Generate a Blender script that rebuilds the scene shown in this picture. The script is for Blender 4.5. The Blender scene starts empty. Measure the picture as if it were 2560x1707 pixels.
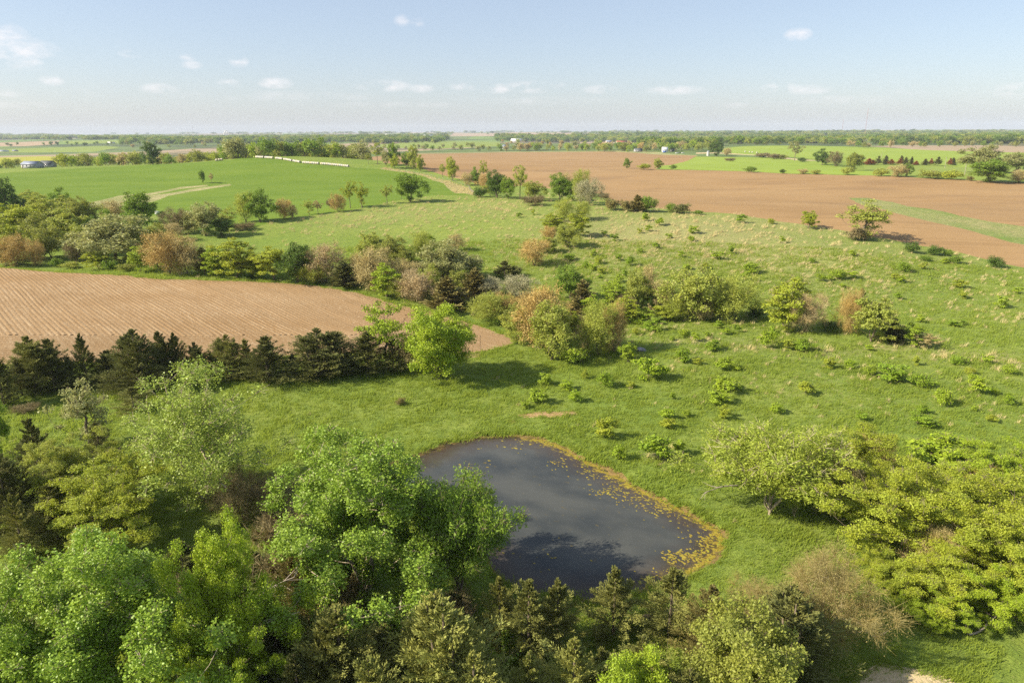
import bpy, math, random, time
import numpy as np
from mathutils import Matrix, Vector, geometry
T0 = time.time()
RNG = np.random.default_rng(7)
random.seed(7)
SC = bpy.context.scene
COL = SC.collection
rad = math.radians

# ------------------------------------------------------------------ camera
W0, H0, FPX = 2560.0, 1707.0, 1707.0
CAMZ = 36.0
PITCH, ROLL = rad(17.14), rad(-0.31)
cam_d = bpy.data.cameras.new('camera'); cam = bpy.data.objects.new('camera', cam_d); COL.objects.link(cam)
cam_d.sensor_width = 36.0; cam_d.lens = 24.0; cam_d.clip_start = 0.5; cam_d.clip_end = 60000
CR = Matrix.Rotation(math.pi/2 - PITCH, 4, 'X') @ Matrix.Rotation(ROLL, 4, 'Z')
cam.matrix_world = Matrix.Translation((0, 0, CAMZ)) @ CR
SC.camera = cam

# ------------------------------------------------------------------ sky, sun, exposure
SUN_EL, SUN_AZ = rad(35), rad(12)          # light travels towards +x, turned SUN_AZ away from the camera
wd = bpy.data.worlds.new('World'); SC.world = wd; wd.use_nodes = True
nt = wd.node_tree; nt.nodes.clear()
wout = nt.nodes.new('ShaderNodeOutputWorld'); wbg = nt.nodes.new('ShaderNodeBackground')
sky = nt.nodes.new('ShaderNodeTexSky'); sky.sky_type = 'NISHITA'; sky.sun_disc = False
sky.sun_elevation = SUN_EL; sky.sun_rotation = math.atan2(-math.cos(SUN_AZ), -math.sin(SUN_AZ)) % (2*math.pi)
sky.altitude = 300; sky.air_density = 1.0; sky.dust_density = 1.2; sky.ozone_density = 1.5
wbg.inputs['Strength'].default_value = 0.077
nt.links.new(wbg.outputs[0], wout.inputs[0])
def wn(t, **k):
    n = nt.nodes.new(t)
    for a, v in k.items(): setattr(n, a, v)
    return n
def ray_dir(px, py):
    d = CR.to_3x3() @ Vector(((px-W0/2)/FPX, -(py-H0/2)/FPX, -1.0)); return d.normalized()
tc = wn('ShaderNodeTexCoord')
# clouds: soft puffs at real sky directions, ragged by one noise
cn = wn('ShaderNodeTexNoise'); cn.inputs['Scale'].default_value = 26; cn.inputs['Detail'].default_value = 7; cn.inputs['Roughness'].default_value = 0.6
cmap = wn('ShaderNodeMapping'); cmap.inputs['Scale'].default_value = (1, 1, 2.2)
nt.links.new(tc.outputs['Generated'], cmap.inputs[0]); nt.links.new(cmap.outputs[0], cn.inputs['Vector'])
CLOUDS = [(15,95,34,24,1.0),(60,135,56,26,1.0),(0,140,50,25,.9),(332,135,24,9,.8),(470,144,15,7,.8),(478,163,20,8,.9),(597,154,18,11,1.0),
          (1005,53,17,12,.7),(1042,58,15,12,.6),(1995,87,25,12,1.0),(128,202,20,9,.8),(690,208,34,11,.9),(960,215,60,12,.9),(1050,222,30,9,.7),
          (1240,222,34,10,1.0),(1330,218,60,12,.9),(1390,212,20,7,.7),(1500,224,36,9,.7),(1950,221,36,11,1.0),(2010,225,50,10,.7),(2275,234,34,9,.8),
          (2540,228,40,14,.9),(400,222,34,10,.7),(200,236,26,9,.6),(1690,226,60,9,.7),(570,208,22,8,.6),(20,235,24,8,.6),(1160,218,30,8,.6),(1840,264,26,6,.5),
          (60,262,90,7,.35),(700,240,200,10,.3),(1350,252,160,8,.3),(2100,250,160,8,.3),(1000,262,160,6,.25)]
acc = None
for (px, py, rx, ry, a) in CLOUDS:
    d = ray_dir(px, py); sx = 1/(rx/FPX); sz = 1/(ry/FPX)
    # offset in a local frame (right, up) around the direction
    r = Vector((d.y, -d.x, 0)).normalized(); u = r.cross(d)
    dr = wn('ShaderNodeVectorMath', operation='DOT_PRODUCT'); dr.inputs[1].default_value = r*sx
    du = wn('ShaderNodeVectorMath', operation='DOT_PRODUCT'); du.inputs[1].default_value = u*sz
    dd = wn('ShaderNodeVectorMath', operation='DOT_PRODUCT'); dd.inputs[1].default_value = d
    for n in (dr, du, dd): nt.links.new(tc.outputs['Generated'], n.inputs[0])
    off = -d.dot(u)*sz
    a1 = wn('ShaderNodeMath', operation='MULTIPLY'); nt.links.new(dr.outputs['Value'], a1.inputs[0]); nt.links.new(dr.outputs['Value'], a1.inputs[1])
    a2 = wn('ShaderNodeMath', operation='MULTIPLY_ADD'); nt.links.new(du.outputs['Value'], a2.inputs[0]); nt.links.new(du.outputs['Value'], a2.inputs[1]); nt.links.new(a1.outputs[0], a2.inputs[2])
    mr = wn('ShaderNodeMapRange'); mr.inputs[1].default_value = 1.6; mr.inputs[2].default_value = 0.0; mr.inputs[3].default_value = 0.0; mr.inputs[4].default_value = a
    nt.links.new(a2.outputs[0], mr.inputs[0])
    gt = wn('ShaderNodeMath', operation='GREATER_THAN'); gt.inputs[1].default_value = 0.0; nt.links.new(dd.outputs['Value'], gt.inputs[0])
    mm = wn('ShaderNodeMath', operation='MULTIPLY'); nt.links.new(mr.outputs[0], mm.inputs[0]); nt.links.new(gt.outputs[0], mm.inputs[1])
    if acc is None: acc = mm
    else:
        mx = wn('ShaderNodeMath', operation='MAXIMUM'); nt.links.new(acc.outputs[0], mx.inputs[0]); nt.links.new(mm.outputs[0], mx.inputs[1]); acc = mx
nz = wn('ShaderNodeMapRange'); nz.inputs[1].default_value = 0.42; nz.inputs[2].default_value = 0.66; nz.inputs[3].default_value = 0.0; nz.inputs[4].default_value = 1.15
nt.links.new(cn.outputs['Fac'], nz.inputs[0])
cm = wn('ShaderNodeMath', operation='MULTIPLY', use_clamp=True); nt.links.new(acc.outputs[0], cm.inputs[0]); nt.links.new(nz.outputs[0], cm.inputs[1])
cs = wn('ShaderNodeMath', operation='MULTIPLY'); cs.inputs[1].default_value = 0.7; nt.links.new(cm.outputs[0], cs.inputs[0])
cmix = wn('ShaderNodeMix', data_type='RGBA'); cmix.inputs[7].default_value = (7.6, 7.25, 7.3, 1)
CLOUD_COL = cmix.inputs[7]
# thin high veil that pales the whole sky evenly
veil = wn('ShaderNodeMix', data_type='RGBA'); veil.inputs[0].default_value = 0.34; veil.inputs[7].default_value = (5.2, 5.7, 7.0, 1)
nt.links.new(sky.outputs[0], veil.inputs[6])
nt.links.new(cs.outputs[0], cmix.inputs[0]); nt.links.new(veil.outputs[2], cmix.inputs[6]); nt.links.new(cmix.outputs[2], wbg.inputs[0])
wd.cycles.sampling_method = 'MANUAL'; wd.cycles.sample_map_resolution = 512

sun_d = bpy.data.lights.new('sun', 'SUN'); sun = bpy.data.objects.new('sun', sun_d); COL.objects.link(sun)
sun_d.energy = 5.0; sun_d.angle = rad(0.5); sun_d.color = (1.0, 0.89, 0.73)
ldir = Vector((math.cos(SUN_EL)*math.cos(SUN_AZ), math.cos(SUN_EL)*math.sin(SUN_AZ), -math.sin(SUN_EL)))
sun.rotation_euler = ldir.to_track_quat('-Z', 'Y').to_euler(); sun.location = (-80, -20, 120)
SC.view_settings.view_transform = 'Standard'; SC.view_settings.look = 'None'; SC.view_settings.gamma = 1; SC.view_settings.use_curve_mapping = False
SC.view_settings.exposure = 0.93
SC.cycles.max_bounces = 6; SC.cycles.diffuse_bounces = 2; SC.cycles.glossy_bounces = 2; SC.cycles.transmission_bounces = 3
SC.cycles.transparent_max_bounces = 8; SC.cycles.volume_bounces = 0
SC.cycles.caustics_reflective = False; SC.cycles.caustics_refractive = False
SC.cycles.sample_clamp_indirect = 4
SC.cycles.use_denoising = False

# ------------------------------------------------------------------ projection
R3 = np.array(CR.to_3x3())
def sstep(a, b, x):
    t = np.clip((x-a)/(b-a), 0, 1); return t*t*(3-2*t)
def rays(px, py):
    v = np.stack([(np.asarray(px, float)-W0/2)/FPX, -(np.asarray(py, float)-H0/2)/FPX, -np.ones_like(np.asarray(px, float))], -1)
    d = v @ R3.T
    return d/np.linalg.norm(d, axis=-1, keepdims=True)
def plane_hit(px, py, z=0.0):
    d = rays(px, py); t = (z-CAMZ)/d[..., 2]; return d[..., 0]*t, d[..., 1]*t
def project(x, y, z):
    p = np.stack([x, y, np.asarray(z)-CAMZ], -1) @ R3
    return W0/2 + FPX*p[..., 0]/-p[..., 2], H0/2 - FPX*p[..., 1]/-p[..., 2], -p[..., 2]

# ------------------------------------------------------------------ pond outline and ground height
POND_PX = [(1095,1121),(1134,1108),(1193,1097),(1256,1092),(1324,1095),(1378,1106),(1427,1129),(1481,1158),(1540,1189),(1608,1226),(1671,1257),
           (1709,1275),(1750,1298),(1804,1334),(1808,1361),(1781,1397),(1727,1433),(1700,1444),(1617,1474),(1572,1485),(1481,1500),(1414,1490),
           (1300,1470),(1240,1430),(1205,1375),(1130,1320),(1040,1280),(930,1250),(850,1225),(815,1200),(880,1185),(1010,1155)]
px, py = zip(*POND_PX); _x, _y = plane_hit(px, py, 0.0); POND0 = np.stack([_x, _y], 1)
def smooth_closed(P, n=6):
    out = []; N = len(P)
    for i in range(N):
        p0, p1, p2, p3 = P[i-1], P[i], P[(i+1) % N], P[(i+2) % N]
        for k in range(n):
            t = k/n
            out.append(0.5*((2*p1)+(-p0+p2)*t+(2*p0-5*p1+4*p2-p3)*t*t+(-p0+3*p1-3*p2+p3)*t**3))
    return np.array(out)
POND = smooth_closed(POND0, 5)
_r = np.random.default_rng(3); POND = POND + _r.normal(0, 0.13, POND.shape)
PC = POND.mean(0)
def pip(x, y, poly):
    x = np.asarray(x); y = np.asarray(y); inside = np.zeros(x.shape, bool)
    n = len(poly); j = n-1
    for i in range(n):
        xi, yi = poly[i]; xj, yj = poly[j]
        if yi != yj:
            c = ((yi > y) != (yj > y)) & (x < (xj-xi)*(y-yi)/(yj-yi)+xi); inside ^= c
        j = i
    return inside
def seg_dist(x, y, poly, closed=True):
    d = np.full(np.shape(x), 1e9)
    n = len(poly)
    for i in range(n if closed else n-1):
        a = poly[i]; b = poly[(i+1) % n]; ab = b-a; L = ab.dot(ab)+1e-9
        t = np.clip(((x-a[0])*ab[0]+(y-a[1])*ab[1])/L, 0, 1)
        d = np.minimum(d, (x-a[0]-t*ab[0])**2+(y-a[1]-t*ab[1])**2)
    return np.sqrt(d)
def pond_sd(x, y):
    x = np.asarray(x, float); y = np.asarray(y, float); out = np.full(x.shape, 50.0)
    near = (np.hypot(x-PC[0], y-PC[1]) < 45)
    if near.any():
        d = seg_dist(x[near], y[near], POND[::2]); ins = pip(x[near], y[near], POND); out[near] = np.where(ins, -d, d)
    return out
BUMPS = [(95, 235, 130, 62, 6.0), (-25, 300, 95, 60, 5.0), (300, 430, 220, 120, 6.0), (60, 560, 160, 120, 5.0), (-320, 570, 190, 100, 7.0), (-130, 560, 120, 90, 6.5),
         (-195, 585, 65, 60, 4.5), (-60, 130, 70, 40, 1.2), (-140, 175, 90, 60, 1.0), (60, 90, 30, 18, .8), (28, 100, 22, 10, .5), (250, 900, 300, 100, 3.0),
         (300, 690, 120, 60, 3.0), (420, 1300, 500, 180, 5.0)]
def hgt(x, y):
    x = np.asarray(x, float); y = np.asarray(y, float)
    s = np.hypot(x-PC[0], y-PC[1]); r = np.hypot(x, y)
    h = 0.30 + 2.6*(1-np.exp(-(np.maximum(0, s-26)/90)**1.6))
    nearfade = sstep(26, 60, s)
    for cx, cy, sx, sy, a in BUMPS:
        h = h + a*np.exp(-((x-cx)/sx)**2-((y-cy)/sy)**2)*nearfade
    # creek hollow
    h = h - 1.6*np.exp(-((y-(128+0.12*x))/13)**2)*sstep(-60, 10, x)*(1-sstep(80, 130, x))
    h = h + nearfade*0.35*(np.sin(x*.11+1.3)*np.cos(y*.09)+.6*np.sin(x*.043-y*.05))*(1-sstep(300, 900, r))
    f = sstep(650, 1500, r)
    h = h*(1-f*.6) + f*(5*np.sin(x*.0021+.5)*np.cos(y*.0031+1.0) + 4*np.sin(x*.0009-y*.0017+2) + 2.5*np.sin(x*.0061+y*.004))
    h = h + sstep(4000, 9000, r)*9
    sd = pond_sd(x, y)
    h = h*sstep(-0.2, 3.2, sd) + 0.18*sstep(-.1, .6, sd)*(1-sstep(.6, 3.2, sd)) - 1.4*sstep(0.15, -3.5, sd)*0 - 1.2*(1-sstep(-3.0, 0.2, sd))
    return h
TS = np.geomspace(25, 14000, 420)
def G(px, py, dmax=None):
    """ground point seen at photo position (px, py)"""
    px = np.atleast_1d(np.asarray(px, float)); py = np.atleast_1d(np.asarray(py, float)); d = rays(px, py); out = np.empty(len(px))
    for k in range(0, len(px), 200):
        dd = d[k:k+200]; P = dd[:, None, :]*TS[None, :, None]; z = P[..., 2]+CAMZ
        u = z < hgt(P[..., 0], P[..., 1]); has = u.any(1); ix = np.argmax(u, 1)
        hi = TS[ix]; lo = np.where(ix > 0, TS[np.maximum(ix-1, 0)], 18.0)
        for _ in range(13):
            m = (lo+hi)/2; un = (CAMZ+dd[:, 2]*m) < hgt(dd[:, 0]*m, dd[:, 1]*m); hi = np.where(un, m, hi); lo = np.where(un, lo, m)
        out[k:k+200] = np.where(has, hi, 13900)
    if dmax is not None: out = np.minimum(out, dmax/np.hypot(d[:, 0], d[:, 1]))
    return d[:, 0]*out, d[:, 1]*out
def GP(pts, dmax=None):
    px, py = zip(*pts); x, y = G(px, py, dmax); return np.stack([x, y], 1)

# ------------------------------------------------------------------ object helpers
def tag(o, label=None, cat=None, group=None, kind=None):
    if label: o['label'] = label
    if cat: o['category'] = cat
    if group: o['group'] = group
    if kind: o['kind'] = kind
    return o
def mk_mesh(name, verts, *faces, mats=(), mat_idx=None, smooth=False):
    """faces: arrays (n,3) or (n,4)"""
    me = bpy.data.meshes.new(name); verts = np.asarray(verts, np.float32)
    faces = [np.asarray(f, np.int32) for f in faces if len(f)]
    me.vertices.add(len(verts)); me.vertices.foreach_set('co', verts.ravel())
    nl = sum(f.size for f in faces); nf = sum(len(f) for f in faces)
    me.loops.add(nl); me.polygons.add(nf)
    me.loops.foreach_set('vertex_index', np.concatenate([f.ravel() for f in faces]))
    starts = []; s = 0
    for f in faces:
        k = f.shape[1]; starts.append(s+np.arange(len(f))*k); s += f.size
    me.polygons.foreach_set('loop_start', np.concatenate(starts).astype(np.int32))
    if smooth: me.polygons.foreach_set('use_smooth', np.ones(nf, bool))
    for m in mats: me.materials.append(m)
    if mat_idx is not None: me.polygons.foreach_set('material_index', np.asarray(mat_idx, np.int32))
    me.update(calc_edges=True)
    return me
def link(name, me, parent=None, loc=None, mat=None):
    o = bpy.data.objects.new(name, me); COL.objects.link(o)
    if parent is not None: o.parent = parent
    if loc is not None: o.location = loc
    if mat is not None:
        if me is not None and len(me.materials) == 0: me.materials.append(mat)
        o.material_slots[0].link = 'OBJECT'; o.material_slots[0].material = mat
    return o
def add_attr(me, name, vals):
    a = me.attributes.new(name, 'FLOAT', 'POINT'); a.data.foreach_set('value', np.asarray(vals, np.float32))

# ------------------------------------------------------------------ materials
class NT:
    def __init__(s, name):
        s.m = bpy.data.materials.new(name); s.m.use_nodes = True; s.t = s.m.node_tree; s.t.nodes.clear()
        s.out = s.t.nodes.new('ShaderNodeOutputMaterial')
        g = s.t.nodes.new('ShaderNodeNewGeometry'); s.geo = g; s.pos = g.outputs['Position']
    def n(s, t, **k):
        x = s.t.nodes.new(t)
        for a, v in k.items(): setattr(x, a, v)
        return x
    def l(s, a, b): s.t.links.new(a, b)
    def noise(s, scale, detail=3, rough=.55, stretch=None, rot=0, vec=None):
        x = s.n('ShaderNodeTexNoise'); x.inputs['Scale'].default_value = scale; x.inputs['Detail'].default_value = detail; x.inputs['Roughness'].default_value = rough
        v = vec or s.pos
        if stretch:
            if rot: m0 = s.n('ShaderNodeMapping'); m0.inputs['Rotation'].default_value = (0, 0, rot); s.l(v, m0.inputs[0]); v = m0.outputs[0]
            mp = s.n('ShaderNodeMapping'); mp.inputs['Scale'].default_value = stretch; s.l(v, mp.inputs[0]); v = mp.outputs[0]
        s.l(v, x.inputs['Vector']); return x.outputs['Fac']
    def rng(s, x, a, b, c=0.0, d=1.0):
        m = s.n('ShaderNodeMapRange'); m.inputs[1].default_value = a; m.inputs[2].default_value = b; m.inputs[3].default_value = c; m.inputs[4].default_value = d
        s.l(x, m.inputs[0]); return m.outputs[0]
    def mix(s, f, a, b):
        m = s.n('ShaderNodeMix', data_type='RGBA')
        for sock, v in ((m.inputs[0], f), (m.inputs[6], a), (m.inputs[7], b)):
            if isinstance(v, (tuple, list)): sock.default_value = (*v[:3], 1)
            elif isinstance(v, (int, float)): sock.default_value = v
            else: s.l(v, sock)
        return m.outputs[2]
    def math(s, op, a, b=None, c=None, clamp=False):
        m = s.n('ShaderNodeMath', operation=op, use_clamp=clamp)
        for i, v in enumerate((a, b, c)):
            if v is None: continue
            if isinstance(v, (int, float)): m.inputs[i].default_value = v
            else: s.l(v, m.inputs[i])
        return m.outputs[0]
    def attr(s, name):
        a = s.n('ShaderNodeAttribute', attribute_name=name); return a.outputs['Fac']
    def bump(s, h, dist, strength=1.0):
        b = s.n('ShaderNodeBump'); b.inputs['Distance'].default_value = dist; b.inputs['Strength'].default_value = strength; s.l(h, b.inputs['Height']); return b.outputs[0]
    def pbsdf(s, col, rough=.9, normal=None, spec=.2):
        p = s.n('ShaderNodeBsdfPrincipled'); p.inputs['Roughness'].default_value = rough; p.inputs['Specular IOR Level'].default_value = spec
        if isinstance(col, (tuple, list)): p.inputs['Base Color'].default_value = (*col[:3], 1)
        else: s.l(col, p.inputs['Base Color'])
        if normal is not None: s.l(normal, p.inputs['Normal'])
        s.l(p.outputs[0], s.out.inputs[0]); return p

def leaf_mat(name, col, var=.35, trans=.35, rough=.5, spec=.35, hue=(1.12, 1.0, .75)):
    """foliage: each leaf a little lighter, darker or yellower than the next, light shines through"""
    s = NT(name)
    r = s.geo.outputs['Random Per Island']
    oi = s.n('ShaderNodeObjectInfo').outputs['Random']
    lo = tuple(c*(1-var) for c in col); hi = tuple(c*(1+var) for c in col)
    c1 = s.mix(r, lo, hi)
    yel = tuple(col[i]*hue[i]*1.1 for i in range(3))
    n = s.noise(.45, 2); c2 = s.mix(s.rng(n, .4, .65, 0, .6), c1, yel)
    c3 = s.mix(s.rng(oi, 0, 1, 0, .35), c2, tuple(c*.7 for c in col))
    p = s.n('ShaderNodeBsdfPrincipled'); p.inputs['Roughness'].default_value = rough; p.inputs['Specular IOR Level'].default_value = spec; s.l(c3, p.inputs['Base Color'])
    t = s.n('ShaderNodeBsdfTranslucent'); tcol = s.mix(.5, c3, tuple(min(1, c*1.5) for c in yel)); s.l(tcol, t.inputs[0])
    m = s.n('ShaderNodeMixShader'); m.inputs[0].default_value = trans; s.l(p.outputs[0], m.inputs[1]); s.l(t.outputs[0], m.inputs[2]); s.l(m.outputs[0], s.out.inputs[0])
    return s.m
def flat_mat(name, col, rough=.8, spec=.2, noise=None):
    s = NT(name)
    if noise:
        n = s.noise(noise, 4); c = s.mix(n, tuple(x*.6 for x in col), tuple(x*1.35 for x in col)); s.pbsdf(c, rough, None, spec)
    else: s.pbsdf(col, rough, None, spec)
    return s.m

GREEN = dict(g1=(.172, .242, .038), g2=(.238, .285, .056), g3=(.112, .178, .030), tan=(.36, .31, .15))
def grass_mat(name, g1, g2, g3, tan, dry=True, base_tan=0.0):
    s = NT(name)
    n1 = s.noise(.045, 4, .6); n2 = s.noise(.6, 3); n3 = s.noise(5.0, 2, .6, (1.0, 2.2, 1), .5)
    c = s.mix(s.rng(n1, .35, .65), g1, g2)
    c = s.mix(s.rng(n2, .42, .68, 0, .6), c, g3)
    c = s.mix(s.rng(n3, .48, .72, 0, .55), c, g3)
    if dry:
        st = s.noise(1.6, 4, .62, (1.0, 2.6, 1), -.6); d = s.attr('dry')
        f = s.math('ADD', s.math('MULTIPLY', d, .34), st); f = s.rng(f, .62, .86, 0, .8)
        c = s.mix(f, c, tan)
    h = s.math('ADD', n3, s.math('MULTIPLY', n2, 1.5))
    s.pbsdf(c, .95, s.bump(h, .22, .9), .1)
    return s.m
M = {}
M['pasture'] = grass_mat('pasture grass', **GREEN)
M['woodfloor'] = grass_mat('woodland floor', (.05, .075, .02), (.085, .12, .03), (.03, .045, .015), (.12, .1, .05), dry=False)

s = NT('young crop'); n1 = s.noise(.02, 3, .6, (1, 2.5, 1)); n2 = s.noise(.35, 4, .65, (1, 1.6, 1)); n3 = s.noise(2.2, 2)
c = s.mix(s.rng(n1, .35, .65), (.108, .178, .016), (.140, .208, .022)); c = s.mix(s.rng(n2, .5, .75, 0, .5), c, (.19, .245, .028)); c = s.mix(s.rng(n3, .5, .75, 0, .5), c, (.07, .125, .012))
s.pbsdf(c, .9, s.bump(s.math('ADD', n3, n2), .3, .8), .1); M['crop'] = s.m

def soil_mat(name, a, b, residue, rows=False, rowscale=8.2, row_amt=.5, straw=.5, lf=.03):
    s = NT(name)
    n1 = s.noise(lf, 4, .6, (1, 2, 1)); n2 = s.noise(2.4, 4, .7); n3 = s.noise(3.2, 4, .75); n4 = s.noise(.05, 3, .55, (1, 3, 1), .3)
    c = s.mix(s.rng(n1, .35, .68), a, b)
    c = s.mix(s.rng(n2, .3, .8, 0, .3), c, tuple(x*.72 for x in a))
    c = s.mix(s.math('MULTIPLY', s.rng(n3, .56, .64), s.rng(n4, .38, .62, straw*.35, straw)), c, residue)
    if rows:
        n5 = s.noise(1.0, 3, .6, (.16, 2.6, 1), rad(-134.4)); n6 = s.noise(.035, 3, .5); c = s.mix(s.math('MULTIPLY', s.rng(n5, .5, .66), s.rng(n6, .4, .6, .05, .28)), c, residue); c = s.mix(s.rng(n5, .47, .36, 0, .2), c, tuple(x*.6 for x in a))
    else:
        n5 = s.noise(.5, 3, .6, (.05, 1.0, 1), .15); c = s.mix(s.rng(n5, .5, .4, 0, .35), c, tuple(x*.72 for x in a)); n6 = s.noise(.012, 4, .6, (1, 2.6, 1)); c = s.mix(s.rng(n6, .52, .70, 0, .55), c, (.17, .11, .062))
    s.pbsdf(c, .95, s.bump(s.math('ADD', n2, n3), .12, .9), .1); return s.m
M['soil_near'] = soil_mat('tilled soil with corn residue', (.275, .175, .082), (.325, .220, .115), (.54, .44, .29), rows=True, straw=1.0)
M['soil_far'] = soil_mat('bare tilled soil', (.300, .190, .085), (.350, .232, .110), (.42, .32, .18), straw=.4, lf=.008)
M['mud'] = soil_mat('pond mud', (.17, .12, .045), (.24, .16, .06), (.17, .17, .04), straw=.6, lf=.4)
M['clay'] = soil_mat('bare clay', (.42, .26, .13), (.5, .34, .19), (.2, .22, .06), straw=.8, lf=.6)
M['sand'] = soil_mat('dry sandy soil', (.50, .40, .22), (.58, .47, .28), (.22, .28, .07), straw=1.0, lf=.6)
M['strawgrass'] = grass_mat('dry and green grass strip', (.17, .24, .05), (.33, .30, .13), (.12, .2, .035), (.42, .37, .22))
M['tanstrip'] = grass_mat('dry tan grass', (.26, .26, .10), (.40, .35, .18), (.14, .20, .04), (.5, .44, .28))
def far_mat(name, a, b):
    s = NT(name); n1 = s.noise(.006, 4, .6, (1, 2, 1)); n2 = s.noise(.05, 3)
    s.pbsdf(s.mix(s.rng(n2, .45, .7, 0, .35), s.mix(s.rng(n1, .3, .7), a, b), tuple(x*.6 for x in a)), .95); return s.m
M['far_green'] = far_mat('far pasture', (.18, .245, .035), (.22, .27, .045))
M['far_bright'] = far_mat('far green field', (.21, .29, .033), (.25, .32, .04))
M['far_yellow'] = far_mat('far yellow field', (.30, .30, .03), (.34, .33, .035))
M['far_tan'] = far_mat('far bare field', (.34, .25, .15), (.38, .28, .17))
# far land: a patchwork of woods, pasture and bare fields
s = NT('distant farmland'); mp = s.n('ShaderNodeMapping'); mp.inputs['Scale'].default_value = (.0016, .0011, 0); s.l(s.pos, mp.inputs[0])
v = s.n('ShaderNodeTexVoronoi', distance='CHEBYCHEV'); s.l(mp.outputs[0], v.inputs['Vector']); v.inputs['Scale'].default_value = 1; v.inputs['Randomness'].default_value = .8
sc = s.n('ShaderNodeSeparateColor'); s.l(v.outputs['Color'], sc.inputs[0])
c = s.mix(s.rng(sc.outputs[0], .45, .5), (.12, .17, .045), (.32, .245, .15)); c = s.mix(s.rng(sc.outputs[1], .7, .72), c, (.15, .23, .05))
n1 = s.noise(.003, 5, .6); c = s.mix(s.rng(n1, .5, .56, 0, .8), c, (.055, .075, .03)); s.pbsdf(c, .95); M['farland'] = s.m

s = NT('bark'); n1 = s.noise(1.3, 4, .6, (3, 3, 1)); s.pbsdf(s.mix(n1, (.10, .075, .05), (.26, .21, .15)), .9, s.bump(n1, .03)); M['bark'] = s.m
M['bark_pale'] = flat_mat('pale bark', (.40, .33, .23), .85, .2, 2.0)
M['bark_dark'] = flat_mat('dark bark', (.07, .055, .04), .9, .2, 2.0)
M['deadwood'] = flat_mat('weathered grey wood', (.33, .28, .23), .9, .2, 2.0)
LM = dict(cotton=(.240, .365, .040), cottonpale=(.290, .385, .060), yellowgreen=(.345, .410, .045), lime=(.300, .410, .032), willow=(.340, .420, .060),
          green=(.195, .305, .036), dkgreen=(.105, .180, .028), olive=(.280, .320, .062), oliveyellow=(.345, .400, .075), graygreen=(.330, .355, .140), khaki=(.36, .31, .125), palegray=(.38, .37, .22),
          tan=(.46, .395, .180), orange=(.48, .365, .135), pink=(.45, .365, .200), brown=(.23, .195, .095), rust=(.36, .16, .06), sapling=(.310, .430, .036), saplingdark=(.25, .37, .034))
for k, v in LM.items():
    tw = k in ('tan', 'orange', 'pink', 'brown', 'rust', 'palegray')
    M[k] = leaf_mat(k+' leaves', v, trans=.15 if tw else (.24 if k.startswith('cotton') or k == 'lime' else .34), rough=.65 if tw else .5, spec=.15 if tw else (.35 if k.startswith('cotton') else .22))
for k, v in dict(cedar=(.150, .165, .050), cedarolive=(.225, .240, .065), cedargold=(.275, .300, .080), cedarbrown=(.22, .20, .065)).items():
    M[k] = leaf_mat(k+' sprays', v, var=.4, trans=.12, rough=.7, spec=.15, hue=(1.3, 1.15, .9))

# ------------------------------------------------------------------ the land
def densify(P, closed=True, jit=.012, seed=1):
    r_ = np.random.default_rng(seed); out = []
    n = len(P)
    for i in range(n if closed else n-1):
        a = P[i]; b = P[(i+1) % n]; L = np.linalg.norm(b-a); r = max(30, min(np.linalg.norm(a), np.linalg.norm(b)))
        k = max(1, int(L/max(1.2, .012*r)))
        for j in range(k):
            p = a+(b-a)*j/k
            out.append(p+(r_.normal(0, 1, 2)*min(.35, jit*r*.35) if jit and j else 0))
    return np.array(out)
POLY = []   # (name, polygon, material key) in order of priority
def field(name, pts, mat, dmax=None, jit=.012, world=None, seed=1):
    P = GP(pts, dmax) if world is None else np.asarray(world, float)
    P = densify(P, True, jit, seed); POLY.append((name, P, mat)); return P
BANK = np.array([p + (p-PC)/np.linalg.norm(p-PC)*(0.38+.22*math.sin(i*.7)+.12*math.sin(i*.31+2)) for i, p in enumerate(POND)])
POLY.append(('pond_bed', POND, 'mud'))
POLY.append(('pond_bank', BANK, 'mud'))
NEAR = field('plowed_field', [(-60,666),(0,668),(200,683),(400,697),(640,704),(776,713),(885,730),(980,757),(1090,783),(1198,814),(1239,828),(1280,847),(1284,858),(1262,868),(1180,882),(1060,890),
              (900,884),(640,896),(300,905),(0,912),(-60,914)], 'soil_near')
field('grass_strip', [(2120,495),(2170,495),(2230,505),(2300,520),(2400,540),(2480,555),(2570,568),(2620,580),(2660,632),(2560,612),(2500,598),(2420,575),(2320,553),(2220,530),(2150,510)], 'strawgrass')
field('plowed_field', [(913,394),(996,386),(1047,385),(1260,381),(1450,380),(1520,379),(1600,383),(1743,390),(1650,415),(1640,424),(1800,427),(1920,432),(2040,436),(2165,439),(2328,447),(2560,458),(2760,470),
              (2900,760),(2560,669),(2478,651),(2369,624),(2274,608),(2220,598),(2124,579),(2051,568),(1920,549),(1825,534),(1729,529),(1640,520),(1552,515),(1498,485),(1400,475),(1321,463),(1240,470),(1190,458),
              (1146,447),(1065,425),(1010,412),(960,408)], 'soil_far', 1250)
field('grass_strip', [(218,508),(300,489),(368,484),(449,468),(517,462),(521,465),(450,473),(376,489),(420,484),(476,473),(575,460),(578,464),(480,479),(420,490),(380,505),(330,512),(260,520),(200,517)], 'tanstrip')
0 and field('grass_strip', [(560,440),(600,432),(645,430),(650,445),(580,470),(540,470)], 'far_green', jit=.02)
field('grass_strip', [(960,419),(1020,428),(1070,438),(1120,452),(1172,470),(1185,480),(1200,492),(1168,486),(1110,459),(1060,441),(1010,431),(950,423)], 'tanstrip')
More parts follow.
